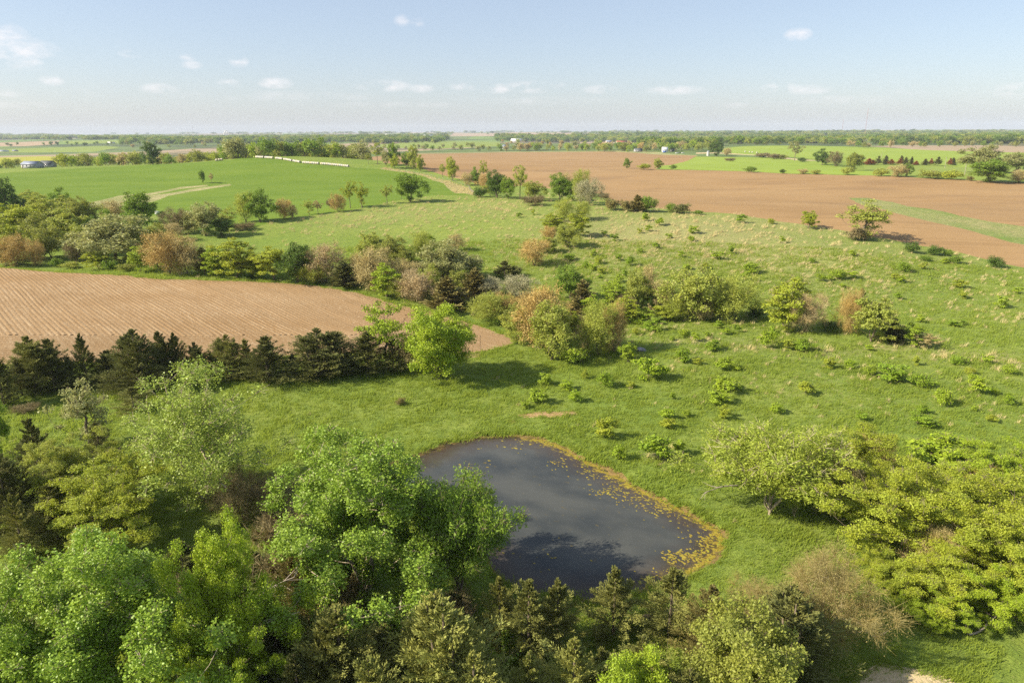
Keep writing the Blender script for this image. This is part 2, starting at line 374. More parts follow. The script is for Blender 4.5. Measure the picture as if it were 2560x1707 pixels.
field('crop_field', [(-150,417),(0,415),(60,412),(150,408),(400,408),(500,406),(580,400),(640,392),(700,397),(760,405),(870,419),(950,423),(1010,431),(1060,441),(1110,459),(1176,489),(1065,490),(986,503),(900,521),
              (847,530),(762,541),(640,566),(500,560),(390,540),(200,530),(0,530),(-150,530)], 'crop', 640)
field('clay_patch', [(1293,1037),(1330,1031),(1390,1029),(1430,1027),(1450,1029),(1440,1037),(1400,1041),(1350,1042),(1310,1044)], 'clay', jit=.05)
field('clay_patch', [(1268,1052),(1285,1050),(1290,1056),(1270,1058)], 'clay', jit=.03)
field('sandy_patch', [(2110,1712),(2150,1680),(2200,1655),(2230,1662),(2300,1672),(2370,1690),(2440,1712),(2440,1800),(2110,1800)], 'sand', jit=.05)
field('clay_patch', [(1612,1538),(1628,1534),(1640,1545),(1632,1552),(1615,1548)], 'clay', jit=.03)
# far fields
field('farm_road', [(960,384),(1100,382),(1260,379),(1450,378),(1560,377),(1640,380),(1740,388),(1745,391),(1600,382.4),(1450,379.6),(1260,380.6),(1100,383.6),(960,385.8)], 'tanstrip', jit=0)
field('farm_road', [(1740,382),(1790,381),(1850,385),(1920,390),(1985,397),(2060,402),(2060,404),(1985,399.5),(1920,392.5),(1850,387),(1790,383.5),(1740,385)], 'sand', jit=0)
field('meadow', [(1660,413),(1743,391),(1880,391),(1960,394),(2040,404),(2090,412),(2160,424),(2230,438),(2050,435),(1920,431),(1800,426),(1650,422)], 'far_bright', 900)
field('meadow', [(1800,372),(1860,366),(1990,364),(2180,368),(2330,376),(2560,382),(2700,384),(2700,418),(2450,420),(2300,410),(2160,404),(2050,398),(1960,392),(1810,384)], 'far_bright', 1700)
field('meadow', [(2160,404),(2450,421),(2700,425),(2700,465),(2560,457),(2328,446),(2165,438)], 'far_green', 800)
field('meadow', [(-200,386),(0,384),(60,381),(110,387),(180,398),(230,402),(150,408),(-200,415)], 'far_yellow', 1500)
field('meadow', [(-100,371),(60,367),(260,362),(300,368),(230,380),(100,382),(-100,381)], 'far_green', 2400)
field('fallow_field', [(-200,357),(0,354),(100,351),(150,352),(140,361),(60,366),(-200,366)], 'far_tan', 3600)
field('meadow', [(150,352),(320,351),(330,357),(170,360)], 'far_green', 3400)
field('meadow', [(950,361),(1120,353),(1250,355),(1250,365),(1100,372),(950,369)], 'far_green', 2800)
field('fallow_field', [(1130,333),(1430,334),(1420,343),(1280,342),(1130,338)], 'far_tan', 9000)
field('fallow_field', [(1985,338),(2036,338),(2036,342),(1985,342)], 'far_tan', 5000)
field('meadow', [(2170,347),(2400,346),(2420,352),(2300,354),(2170,353)], 'far_bright', 4200)

def rings():
    P = []
    for r in np.geomspace(24, 14000, 175):
        da = rad(.62) if r < 420 else rad(.8); a = np.arange(-rad(50), rad(50), da)+RNG.random()*da
        jr = r*(1+RNG.uniform(-.006, .006, len(a))); P.append(np.stack([jr*np.sin(a), jr*np.cos(a)], 1))
        a = np.arange(rad(54), rad(306), rad(9)); 
        if int(r*7) % 3 == 0: P.append(np.stack([r*np.sin(a), r*np.cos(a)], 1))
    a = np.linspace(0, 2*math.pi, 40, endpoint=False); P.append(np.stack([15*np.sin(a), 15*np.cos(a)], 1)); P.append(np.zeros((1, 2)))
    a = np.linspace(0, 2*math.pi, 72, endpoint=False); P.append(np.stack([14200*np.sin(a), 14200*np.cos(a)], 1))
    g = np.mgrid[PC[0]-28:PC[0]+28:.8, PC[1]-24:PC[1]+24:.8].reshape(2, -1).T; P.append(g+RNG.uniform(-.1, .1, g.shape))
    return np.concatenate(P)
pts = rings(); edges = []; allp = [pts]; n0 = len(pts)
for nm, P, m in POLY:
    k = len(P); allp.append(P); edges += [(n0+i, n0+(i+1) % k) for i in range(k)]; n0 += k
allp = np.concatenate(allp)
vo, _, fo, *_ = geometry.delaunay_2d_cdt([Vector(p) for p in allp.tolist()], edges, [], 0, 1e-4, False)
V2 = np.array([(v.x, v.y) for v in vo]); F = np.array([f for f in fo if len(f) == 3], int)
V3 = np.column_stack([V2, hgt(V2[:, 0], V2[:, 1])])
a, b, c_ = V2[F[:, 0]], V2[F[:, 1]], V2[F[:, 2]]
flip = ((b-a)[:, 0]*(c_-a)[:, 1]-(b-a)[:, 1]*(c_-a)[:, 0]) < 0; F[flip] = F[flip][:, ::-1]
CT = (a+b+c_)/3
cls = np.full(len(F), -1)
for i, (nm, P, m) in enumerate(POLY):
    free = cls < 0; ins = pip(CT[free, 0], CT[free, 1], P); ix = np.where(free)[0][ins]; cls[ix] = i
rr = np.hypot(CT[:, 0], CT[:, 1])
cls[(cls < 0) & (rr > 900)] = -2
def W(px, py, d=None):
    x, y = G(px, py, d); return x, y
DRYC = []
for (px, py, sx, sy, a) in [(1700,590,55,55,.9),(2000,640,40,40,.7),(1500,560,40,50,.55),(1950,560,50,40,.7),(1000,535,50,35,.55),(1200,520,40,40,.55),(900,560,30,25,.4),(1640,820,12,3,.8),(1760,850,14,2.5,.9),
                          (1880,868,10,3,.8),(2050,880,10,3,.8),(2250,868,10,2.5,.9),(2400,890,10,2.5,.9),(2520,905,8,2.5,.9),(2100,960,25,8,.35),(2350,1010,25,8,.3),(1560,830,8,5,.5),(2300,700,30,25,.4),(2450,760,25,20,.4),(1690,560,20,8,.9),
                          (1750,900,12,6,.35),(1650,1135,2,3,.9),(2500,640,20,6,.5)]:
    x, y = G(px, py); DRYC.append((x[0], y[0], sx, sy, a))
def dryf(x, y):
    d = np.zeros(np.shape(x))
    for cx, cy, sx, sy, a in DRYC: d = np.maximum(d, a*np.exp(-((x-cx)/sx)**2-((y-cy)/sy)**2))
    return d
def submesh(name, mask, mat):
    f = F[mask]; u, inv = np.unique(f, return_inverse=True)
    me = mk_mesh(name, V3[u], inv.reshape(-1, 3), mats=(M[mat],), smooth=True)
    add_attr(me, 'dry', dryf(V3[u, 0], V3[u, 1])); return me
LAND = {}
for i in [-1, -2]+list(range(len(POLY))):
    mask = cls == i
    if not mask.any(): continue
    nm, mt = ('pasture_ground', 'pasture') if i == -1 else ('distant_farmland', 'farmland') if i == -2 else (POLY[i][0], POLY[i][2])
    if mt == 'farmland': mt = 'farland'
    o = link(nm, submesh(nm, mask, mt)); o['kind'] = 'structure'; LAND[i] = o
print('land', len(F), round(time.time()-T0, 1))

# furrows of the near plowed field: one low ridge per corn row, following the ground
def clip_line(poly, p0, d):
    ts = []; n = len(poly)
    for i in range(n):
        a = poly[i]; e = poly[(i+1) % n]-a; den = d[0]*e[1]-d[1]*e[0]
        if abs(den) < 1e-9: continue
        w = a-p0; t = (w[0]*e[1]-w[1]*e[0])/den; u = (w[0]*d[1]-w[1]*d[0])/den
        if 0 <= u < 1: ts.append(t)
    return sorted(ts)
HEADLAND = GP([(x, 838) for x in range(-60, 1300, 80)]); LOWER = GP([(x, 905-max(0, x-640)*.02) for x in range(-60, 1300, 80)])
inner = np.concatenate([NEAR[:0], GP([(-60,668),(0,670),(200,685),(400,699),(640,706),(776,716),(885,733),(980,760),(1040,776),(1020,800),(960,832),(880,838),(640,838),(300,838),(-60,840)])])
fd = np.array([-.70, .714]); fn_ = np.array([.714, .70]); vs = []; fs = []; k0 = 0
pr = (inner @ fn_); cross = [(-.38, .0), (-.12, .08), (.12, .08), (.38, .0)]
for o_ in np.arange(pr.min(), pr.max(), .76):
    ts = clip_line(inner, fn_*o_, fd)
    if len(ts) < 2 or ts[-1]-ts[0] < 4: continue
    t0, t1 = ts[0], ts[-1]; k = max(3, int((t1-t0)/2.2)); t = np.linspace(t0+RNG.random(), t1-RNG.random(), k)
    wob = 1.1*np.sin(t*.035)
    base = fn_[None]*(o_+0*t)[:, None]+fd[None]*t[:, None]
    base = base + fn_[None]*(wob)[:, None]
    hh = hgt(base[:, 0], base[:, 1])
    rowf = RNG.uniform(.5, 1.2)+.15*np.sin(t*.2+o_)
    for (dx, dz) in cross:
        q = base+fn_*dx; vs.append(np.column_stack([q, hh+.006+dz*rowf]))
    for c4 in range(3):
        i = k0+c4*k+np.arange(k-1); fs.append(np.stack([i, i+k, i+k+1, i+1], 1)[:, ::-1])
    k0 += 4*k
for j in range(13):          # headland rows along the cedars
    P = HEADLAND+(LOWER-HEADLAND)*((j+.5)/13); P = densify(P, False, 0); k = len(P); hh = hgt(P[:, 0], P[:, 1]); tg = np.gradient(P, axis=0); tg /= np.linalg.norm(tg, axis=1)[:, None]; nn = np.column_stack([-tg[:, 1], tg[:, 0]])
    for (dx, dz) in cross: q = P+nn*dx; vs.append(np.column_stack([q, hh+.006+dz*.8]))
    for c4 in range(3):
        i = k0+c4*k+np.arange(k-1); fs.append(np.stack([i, i+1, i+k+1, i+k], 1)[:, ::-1])
    k0 += 4*k
me = mk_mesh('furrow_ridges', np.concatenate(vs), np.concatenate(fs), mats=(M['soil_near'],))
fr = link('furrow_ridges', me); fr['kind'] = 'stuff'
tag(fr, 'low furrow ridges of old corn rows across the near plowed field')

# ------------------------------------------------------------------ plant builders (numpy, shared mesh data)
def nrm(v): return v/np.maximum(np.linalg.norm(v, axis=-1, keepdims=True), 1e-9)
def leaf_quads(c, nr, s, aspect, rg, along=None):
    """rhombic leaves: centre, normal, size; 'along' fixes the long axis"""
    n = len(c); s = np.broadcast_to(s, (n,))[:, None]
    if along is None: along = nrm(np.cross(nr, rg.normal(size=(n, 3))))
    else: along = nrm(along)
    b = nrm(np.cross(nr+1e-4, along))
    v = np.stack([c-along*s*aspect*.5, c+b*s*.5, c+along*s*aspect*.5, c-b*s*.5], 1).reshape(-1, 3)
    return v, np.arange(n*4).reshape(n, 4)
def twig_quads(a, b, w, rg):
    n = len(a); d = b-a; side = nrm(np.cross(d, rg.normal(size=(n, 3))))*np.broadcast_to(w, (n,))[:, None]*.5
    v = np.stack([a-side, a+side, b+side*.4, b-side*.4], 1).reshape(-1, 3); return v, np.arange(n*4).reshape(n, 4)
def tube(P, R, k=5):
    P = np.asarray(P, float); R = np.asarray(R, float); t = nrm(np.gradient(P, axis=0)); ref = np.array([.3, .9, .2]); u = nrm(np.cross(t, ref)); w = np.cross(t, u)
    a = np.arange(k)*2*math.pi/k; ring = u[:, None]*np.cos(a)[None, :, None]+w[:, None]*np.sin(a)[None, :, None]
    v = (P[:, None]+ring*R[:, None, None]).reshape(-1, 3); m = len(P); i = np.arange(m-1)[:, None]*k; j = np.arange(k)[None]
    f = np.stack([i+j, i+(j+1) % k, i+k+(j+1) % k, i+k+j], -1).reshape(-1, 4); return v, f
class Acc:
    def __init__(s): s.v = []; s.f = []; s.n = 0
    def add(s, v, f): s.v.append(v); s.f.append(f+s.n); s.n += len(v)
    def mesh(s, name, mat=None, smooth=False): return mk_mesh(name, np.concatenate(s.v), np.concatenate(s.f), mats=(mat,) if mat else (M['bark'],), smooth=smooth)
def finish(T, C, m):
    v = np.concatenate(C.v); r = np.hypot(v[:, 0], v[:, 1])
    return (T.mesh('trunk', M['bark'], True), C.mesh('crown', m), float(np.percentile(v[:, 2], 99.6)), 2*float(np.percentile(r, 97)))
def gen_broad(seed, H=8., W_=7., z0=.2, lumps=40, leaves=6000, ls=.2, flat=.75, stems=1, lean=0., asp=1.5, rl=.17, twigs=8, twigw=.02, trunk=.022, lobes=.22, up=.35, bare=0., topw=1.0, fill=.5):
    """broadleaf tree: limbs grown out to leaf clumps that fill an uneven crown; returns trunk and crown meshes"""
    rg = np.random.default_rng(seed); T = Acc(); C = Acc()
    Hc = H*(1-z0)/2; zc = H*z0+Hc; R = W_/2; rlm = rl*W_
    ph = rg.uniform(0, 6.28, 5)
    L = []; tries = 0
    while len(L) < lumps and tries < 9000:
        tries += 1; d = rg.normal(size=3); d /= np.linalg.norm(d); q = rg.random()**(fill)
        az = math.atan2(d[1], d[0]); el = d[2]
        env = 1+lobes*(math.sin(2*az+ph[0])+.7*math.sin(3*az+ph[1]+2*el)+.6*math.sin(5*el+ph[2]+az))/1.6
        p = np.array([d[0]*(R-rlm*.7)*env*q, d[1]*(R-rlm*.7)*env*q, d[2]*(Hc-rlm*.5)*min(1.08, env)*q])
        if topw != 1: k_ = 1+(topw-1)*(p[2]/Hc); p[0] *= k_; p[1] *= k_
        p[2] += zc
        if p[2] < H*z0*.8+.1: continue
        if any(np.linalg.norm((p-o)/np.array([1, 1, flat])) < rlm*.72 for o in L): 
            if tries < 6000: continue
        L.append(p)
    L = np.array(L)
    # skeleton
    nodes = [np.array([0., 0., -.25])]; par = [-1]; wgt = [0]
    tips = []
    for s_ in range(stems):
        a = ph[3]+s_*6.28/max(1, stems); top = np.array([math.cos(a)*R*(.0 if stems == 1 else .42)+lean*H, math.sin(a)*R*(.0 if stems == 1 else .42), H*(.72 if stems == 1 else .6)])
        top[:2] += rg.normal(0, .05*R, 2); prev = 0; K = 7; st = rg.normal(0, .02*H, (K+1, 3)); 
        for k in range(1, K+1):
            t = k/K; p = np.array([0, 0, -.25])*(1-t)+top*t; p[:2] = top[:2]*t**1.25; p = p+st[k]*t*(1-t)*3; nodes.append(p); par.append(prev); wgt.append(0); prev = len(nodes)-1
    first = len(nodes)
    for li in np.argsort(np.hypot(L[:, 0], L[:, 1])+.3*abs(L[:, 2]-zc)):
        p = L[li]; N = np.array(nodes[1:]); d = np.linalg.norm(N-p, axis=1); dz = p[2]-N[:, 2]; hd = np.hypot(N[:, 0]-p[0], N[:, 1]-p[1])
        cost = d+np.maximum(0, .35*hd-dz)*1.6+np.maximum(0, H*z0*.55-N[:, 2])*2; j = int(np.argmin(cost))+1; a = nodes[j]; prev = j; k = 4
        bend = np.array([0, 0, .12*np.linalg.norm(p-a)])+rg.normal(0, .05*np.linalg.norm(p-a), 3)
        for q in range(1, k+1):
            t = q/k; nodes.append(a*(1-t)+p*t-bend*math.sin(math.pi*t)); par.append(prev); wgt.append(0); prev = len(nodes)-1
        tips.append(prev)
    for t_ in tips:
        j = t_
        while j >= 0: wgt[j] += 1; j = par[j]
    wmax = max(wgt); rad_ = [trunk*H*(max(w, .6)/wmax)**.55 for w in wgt]
    ch = {}
    for i, p in enumerate(par): ch.setdefault(p, []).append(i)
    stack = [(c, 0) for c in ch.get(0, [])]
    while stack:
        c, p = stack.pop(); path = [p, c]
        while True:
            cc = sorted(ch.get(path[-1], []), key=lambda q: -wgt[q])
            if not cc: break
            for o in cc[1:]: stack.append((o, path[-1]))
            path.append(cc[0])
        P = np.array([nodes[q] for q in path]); Rr = np.array([rad_[q] for q in path]); Rr[0] = min(Rr[0], Rr[1]*1.25)
        if path[0] == 0: Rr[0] = Rr[1]*1.6
        T.add(*tube(P, Rr, 6 if Rr.max() > .08 else 4))
    # twigs
    nt_ = twigs*len(L)
    if nt_:
        ci = np.repeat(np.arange(len(L)), twigs); d = nrm(rg.normal(size=(nt_, 3))+nrm(L[ci]-np.array([0, 0, zc*.6]))*.9+np.array([0, 0, .2])); ln = rlm*rg.uniform(.7, 1.25, nt_)
        v, f = twig_quads(L[ci]-d*rlm*.2, L[ci]+d*ln[:, None], twigw, rg); (C if bare else T).add(v, f)
        if bare:
            for rep in range(int(bare)):
                t = rg.uniform(.15, .9, nt_)[:, None]; a = L[ci]+d*ln[:, None]*t; d2 = nrm(d+rg.normal(size=(nt_, 3))*.75); v, f = twig_quads(a, a+d2*(ln*rg.uniform(.35, .7, nt_))[:, None], twigw*.8, rg); C.add(v, f)
    # leaves
    sz = rg.uniform(.65, 1.35, len(L)); cnt = rg.multinomial(leaves, sz/sz.sum()); ci = np.repeat(np.arange(len(L)), cnt); n = leaves
    d = nrm(rg.normal(size=(n, 3))); q = rg.random(n)**.42; nub = 1+.35*np.sin(d[:, 0]*5+ci)*np.sin(d[:, 1]*5+2*ci)
    off = d*(q*nub)[:, None]*rlm*(sz[ci]**.5)[:, None]; off[:, 2] *= flat
    c = L[ci]+off; outw = nrm(c-np.array([0, 0, zc*.7])); nr = nrm(rg.normal(size=(n, 3))+outw*.5+np.array([0, 0, up]))
    v, f = leaf_quads(c, nr, ls*rg.uniform(.6, 1.25, n), asp, rg); C.add(v, f)
    return finish(T, C, M['green'])
def gen_cedar(seed, H=6., W_=4., nb=120, leaves=9000, ls=.12, wide=.28, rough_=.18, multi=1, asp=2.8, droop=0., pw=.85, elev=.45):
    rg = np.random.default_rng(seed); T = Acc(); C = Acc(); R = W_/2
    tops = [(0, 0, 1.0)] + [(rg.uniform(-.3, .3)*W_*.6, rg.uniform(-.3, .3)*W_*.6, rg.uniform(.7, .92)) for _ in range(multi-1)]
    for (tx, ty, th) in tops:
        t = np.linspace(0, 1, 7)[:, None]; P = np.array([tx*.2, ty*.2, -.2])*(1-t)+np.array([tx, ty, H*th*.98])*t; T.add(*tube(P, np.linspace(.022*H, .004*H, 7), 6))
    per = leaves//(nb*len(tops)); ph = rg.uniform(0, 6.28)
    for (tx, ty, th) in tops:
        u = np.sort(rg.uniform(.03, .985, nb)); az = np.arange(nb)*2.39996+rg.normal(0, .35, nb)+ph
        prof = np.minimum(1, ((u+.10)/wide))**.6*(1-u)**pw/((1-wide)**pw)
        prof = prof*(1+rough_*np.sin(3*az+7*u+ph)+rg.normal(0, rough_, nb)); Lb = np.maximum(.12*R, R*prof)*(1 if len(tops) == 1 else .72)
        el = elev+.75*u+rg.normal(0, .1, nb); dv = np.stack([np.cos(az)*np.cos(el), np.sin(az)*np.cos(el), np.sin(el)], 1)
        base = np.stack([tx*u*th, ty*u*th, u*H*th*.97], 1); base[:, 2] -= np.sin(el)*Lb*.35
        nbl = per; bi = np.repeat(np.arange(nb), nbl); n = len(bi)
        s = rg.uniform(.12, 1, n)**.75; sd = rg.choice([-1, 1], n); tt = rg.random(n); sl = (.32*(1.05-s)+.10)*Lb[bi]+.05
        side = nrm(np.cross(dv[bi], np.array([0, 0, 1.]))); upv = nrm(np.cross(side, dv[bi]))
        ang = rg.uniform(-.9, .9, n); sdir = nrm(dv[bi]*.65+side*(sd*np.cos(ang))[:, None]*.75+upv*(np.sin(ang)*.6+.25)[:, None])
        p = base[bi]+dv[bi]*(s*Lb[bi])[:, None]+sdir*(tt*sl)[:, None]; p[:, 2] += (.12-droop)*Lb[bi]*s**2+rg.normal(0, .02, n)
        al = nrm(sdir+dv[bi]*.6+rg.normal(0, .35, (n, 3))); nr = nrm(rg.normal(size=(n, 3))+np.array([0, 0, .4]))
        v, f = leaf_quads(p, nr, ls*rg.uniform(.6, 1.3, n), asp, rg, al); C.add(v, f)
        ends = base+dv*Lb[:, None]*.8; v, f = twig_quads(base, ends, .025, rg); T.add(v, f)
        tipn = 40; tz = rg.uniform(.9, 1.0, tipn)*H*th; p = np.stack([tx+rg.normal(0, .03*R, tipn), ty+rg.normal(0, .03*R, tipn), tz], 1); v, f = leaf_quads(p, nrm(rg.normal(size=(tipn, 3))), ls, asp, rg, rg.normal(0, .3, (tipn, 3))+np.array([0, 0, 1])); C.add(v, f)
    return finish(T, C, M['cedar'])
PROTO = {}
# near trees
PROTO['cottonwood'] = [gen_broad(s_, 16, 12, .05, 160, 100000, .125, 1.15, stems=3, asp=1.15, rl=.064, twigs=9, twigw=.05, trunk=.016, lobes=.55, up=.2, fill=.42, topw=.7) for s_ in (11, 14)]
PROTO['cottonopen'] = [gen_broad(21, 12, 10, .06, 110, 36000, .105, 1.1, stems=3, asp=1.15, rl=.075, twigs=12, twigw=.03, trunk=.014, lobes=.5, fill=.5, topw=.85)]
PROTO['locust'] = [gen_broad(s_, 9, 10, .02, 150, 80000, .085, .5, stems=4, asp=1.6, rl=.070, twigs=10, twigw=.035, trunk=.016, lobes=.55, up=.7, fill=.55) for s_ in (31, 32)]
PROTO['willow'] = [gen_broad(s_, 8, 9, .26, 110, 40000, .075, .85, stems=6, asp=3.2, rl=.10, twigs=12, twigw=.035, trunk=.022, lobes=.42, fill=.6) for s_ in (41, 42)]
PROTO['maple'] = [gen_broad(51, 7.5, 7.0, .02, 130, 46000, .105, .8, stems=3, asp=1.3, rl=.09, twigs=8, lobes=.3, up=.6, fill=.5, trunk=.014)]
PROTO['bare'] = [gen_broad(s_, 7, 7.5, .02, 90, 14000, .06, .9, stems=6, asp=1.6, rl=.14, twigs=28, twigw=.022, bare=3, trunk=.016, lobes=.4, fill=.6) for s_ in (61, 62)]
PROTO['cedar'] = [gen_cedar(s_, 6.5, 4.4, 85, 32000, .048, .2, .28, asp=3.4, elev=e, pw=.8, droop=.1) for s_, e in ((71, .1), (72, .25), (73, .0))]
PROTO['cedarwide'] = [gen_cedar(s_, 6.5, 6.0, 70, 42000, .052, .25, .3, multi=m_, asp=3.2, pw=.65, elev=.15, droop=.08) for s_, m_ in ((74, 3), (75, 4))]
# middle distance
PROTO['mid'] = [gen_broad(s_, 8, 7, z, 75, 10500, .17, .85, stems=3, rl=.105, twigs=6, twigw=.05, trunk=.018, lobes=.34, fill=.5) for s_, z in ((81, .02), (82, .08), (83, .0), (84, .04))]
PROTO['midopen'] = [gen_broad(s_, 8, 7, z, 50, 4200, .17, .6, rl=.10, twigs=8, twigw=.05, trunk=.02, lobes=.4, fill=.45) for s_, z in ((85, .2), (86, .25), (87, .15))]
PROTO['layered'] = [gen_broad(s_, 6.5, 7, .02, 80, 9500, .165, .36, stems=3, asp=1.8, rl=.10, twigs=6, twigw=.04, lobes=.36, up=.9, fill=.5, trunk=.018) for s_ in (88, 89)]
PROTO['twiggy'] = [gen_broad(s_, 7, 7, .0, 60, 7500, .12, .95, stems=5, rl=.14, twigs=16, twigw=.04, bare=2, trunk=.018, lobes=.3, fill=.55) for s_ in (91, 92, 93)]
PROTO['midcedar'] = [gen_cedar(s_, 6, 4.4, 60, 5000, .17, .22, .26, elev=.15, multi=m_, pw=.7) for s_, m_ in ((94, 1), (95, 2), (951, 3))]
PROTO['bush'] = [gen_broad(s_, 2.6, 4, .0, 26, 2400, .15, .7, stems=4, rl=.18, twigs=8, twigw=.03, trunk=.018, lobes=.32, fill=.55) for s_ in (96, 97, 98)]
PROTO['brush'] = [gen_broad(s_, 2.2, 4, .0, 22, 500, .12, .7, stems=5, rl=.2, twigs=26, twigw=.05, bare=2, trunk=.02, lobes=.25, fill=.5) for s_ in (99,)]
PROTO['sapling'] = [gen_broad(s_, 2.2, 2.6, .0, 18, 1700, .12, .36, asp=2.0, rl=.17, twigs=6, twigw=.02, trunk=.016, lobes=.5, up=1.0, fill=.45) for s_ in (101, 102, 103, 104, 105)]
print('protos', sum(len(m[1].polygons)+len(m[0].polygons) for v in PROTO.values() for m in v)*2, round(time.time()-T0, 1))

NAMES = dict(cottonwood='cottonwood_tree', cottonopen='cottonwood_tree', locust='locust_tree', willow='willow_tree', maple='broadleaf_tree', bare='budding_tree', cedar='cedar_tree', cedarwide='cedar_tree',
             mid='broadleaf_tree', midopen='open_crowned_tree', layered='layered_tree', twiggy='budding_tree', midcedar='cedar_tree', bush='shrub', brush='brush_clump', sapling='sapling')
ORD = ['leftmost', 'second from left', 'third from left', 'fourth from left', 'fifth from left', 'sixth from left', 'seventh from left', 'eighth from left', 'ninth from left',
       'tenth from left', 'eleventh from left', 'twelfth from left', 'thirteenth from left', 'fourteenth from left', 'fifteenth from left', 'sixteenth from left', 'seventeenth from left',
       'eighteenth from left', 'nineteenth from left', 'twentieth from left']
PLACED = []
def plant(proto, color, px, yb, yt, w, label, group=None, dist=None, cat=None, rot=None, bark=None, sink=0.0, name=None):
    """stand a plant on the ground where the photograph shows its foot, as tall and wide as it measures"""
    x, y = G(px, yb, dist); x, y = x[0], y[0]; z = float(hgt(x, y))
    if dist is not None and abs(math.hypot(x, y)-dist) < 1: pass
    # height from the top row
    d = rays(px, yt); t = math.hypot(x, y)/math.hypot(d[0], d[1]); ztop = CAMZ+d[2]*t
    _, _, depth = project(np.array(x), np.array(y), np.array(z+2.0)); Wm = w*(1.12 if proto == 'sapling' else 1.15)*float(depth)/FPX
    # what the crown's near and far sides add to its outline, seen from above
    dip = math.atan2(CAMZ-z, math.hypot(x, y)); Hm = max(.4, (ztop-z)-Wm*.5*math.sin(dip)*.42)
    vs_ = PROTO[proto]; v = vs_[int(RNG.integers(len(vs_)))]
    e = bpy.data.objects.new(name or NAMES[proto], None); COL.objects.link(e); e.empty_display_size = .5
    e.location = (x, y, z-sink); e.rotation_euler = (0, 0, RNG.uniform(0, 6.28) if rot is None else rot)
    
    if proto in ('mid', 'layered', 'twiggy', 'midopen'): Hm *= 1.12
    e.scale = (Wm/v[3], Wm/v[3], Hm/v[2])
    link('trunk', v[0], e, mat=M[bark or 'bark']); link('crown', v[1], e, mat=M[color])
    tag(e, label, cat or ('sapling' if proto == 'sapling' else 'shrub' if proto in ('bush', 'brush') else 'tree'), group); PLACED.append((x, y, Wm, Hm)); return e
def rows(group, tail, items, cat=None):
    """a row of plants: items (proto, colour, x, foot, top, width, what it looks like[, distance])"""
    its = sorted(items, key=lambda i: i[2]); desc = {}
    for i in its: desc.setdefault(i[6], []).append(i)
    for i in its:
        same = desc[i[6]]; lab = i[6]+' '+tail
        if len(same) > 1: lab += ', '+ORD[same.index(i)]
        plant(i[0], i[1], i[2], i[3], i[4], i[5], lab, group, i[7] if len(i) > 7 else None, cat)

# ------------------------------------------------------------------ foreground trees
plant('cottonwood', 'cotton', 915, 1500, 1025, 520, 'tall bright green cottonwood at the left end of the pond, its shadow on the water', rot=.6, bark='bark_pale')
plant('cottonwood', 'cotton', 320, 1830, 1235, 560, 'huge bright green cottonwood filling the lower left corner', rot=2.2, bark='bark_pale')
plant('cottonwood', 'cotton', 60, 1880, 1370, 430, 'bright green cottonwood cut off by the left edge at the bottom')
plant('cottonwood', 'lime', 585, 1760, 1260, 300, 'yellow-green tree on the right flank of the huge lower left cottonwood')
plant('locust', 'lime', 560, 1880, 1525, 270, 'low lime green tree at the bottom, in front of the huge cottonwood')
plant('cottonopen', 'cottonpale', 515, 1250, 862, 375, 'pale open-crowned cottonwood with its trunk showing, in front of the cedar row', rot=1.0, bark='bark_pale')
plant('locust', 'yellowgreen', 290, 1350, 1120, 330, 'flat-topped yellow-green tree above the huge cottonwood')
plant('locust', 'oliveyellow', 190, 1270, 1060, 190, 'olive green layered tree left of the yellow-green one')
plant('midopen', 'graygreen', 225, 1110, 955, 120, 'thin pale grey-green sapling tree standing in the grass below the cedar row')
plant('willow', 'green', 1150, 1480, 1165, 260, 'drooping willow with dark green leaves leaning over the left side of the pond', rot=1.0)
plant('bare', 'brown', 610, 1300, 1150, 150, 'reddish brown brush between the two cottonwoods')
plant('bare', 'brown', 690, 1290, 1170, 130, 'brown thicket left of the pond cottonwood')
plant('cedarwide', 'cedarbrown', 765, 1560, 1335, 130, 'rusty brown cedar below the pond cottonwood')
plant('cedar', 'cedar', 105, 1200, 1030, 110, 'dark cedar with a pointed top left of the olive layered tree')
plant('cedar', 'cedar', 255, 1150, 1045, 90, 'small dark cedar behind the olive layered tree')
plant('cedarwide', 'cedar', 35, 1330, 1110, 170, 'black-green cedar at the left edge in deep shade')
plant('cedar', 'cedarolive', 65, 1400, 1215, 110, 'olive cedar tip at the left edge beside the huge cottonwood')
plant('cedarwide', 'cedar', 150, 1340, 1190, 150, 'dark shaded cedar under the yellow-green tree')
plant('mid', 'green', -8, 1150, 990, 80, 'leafy green tree cut by the left edge below the cedar row')
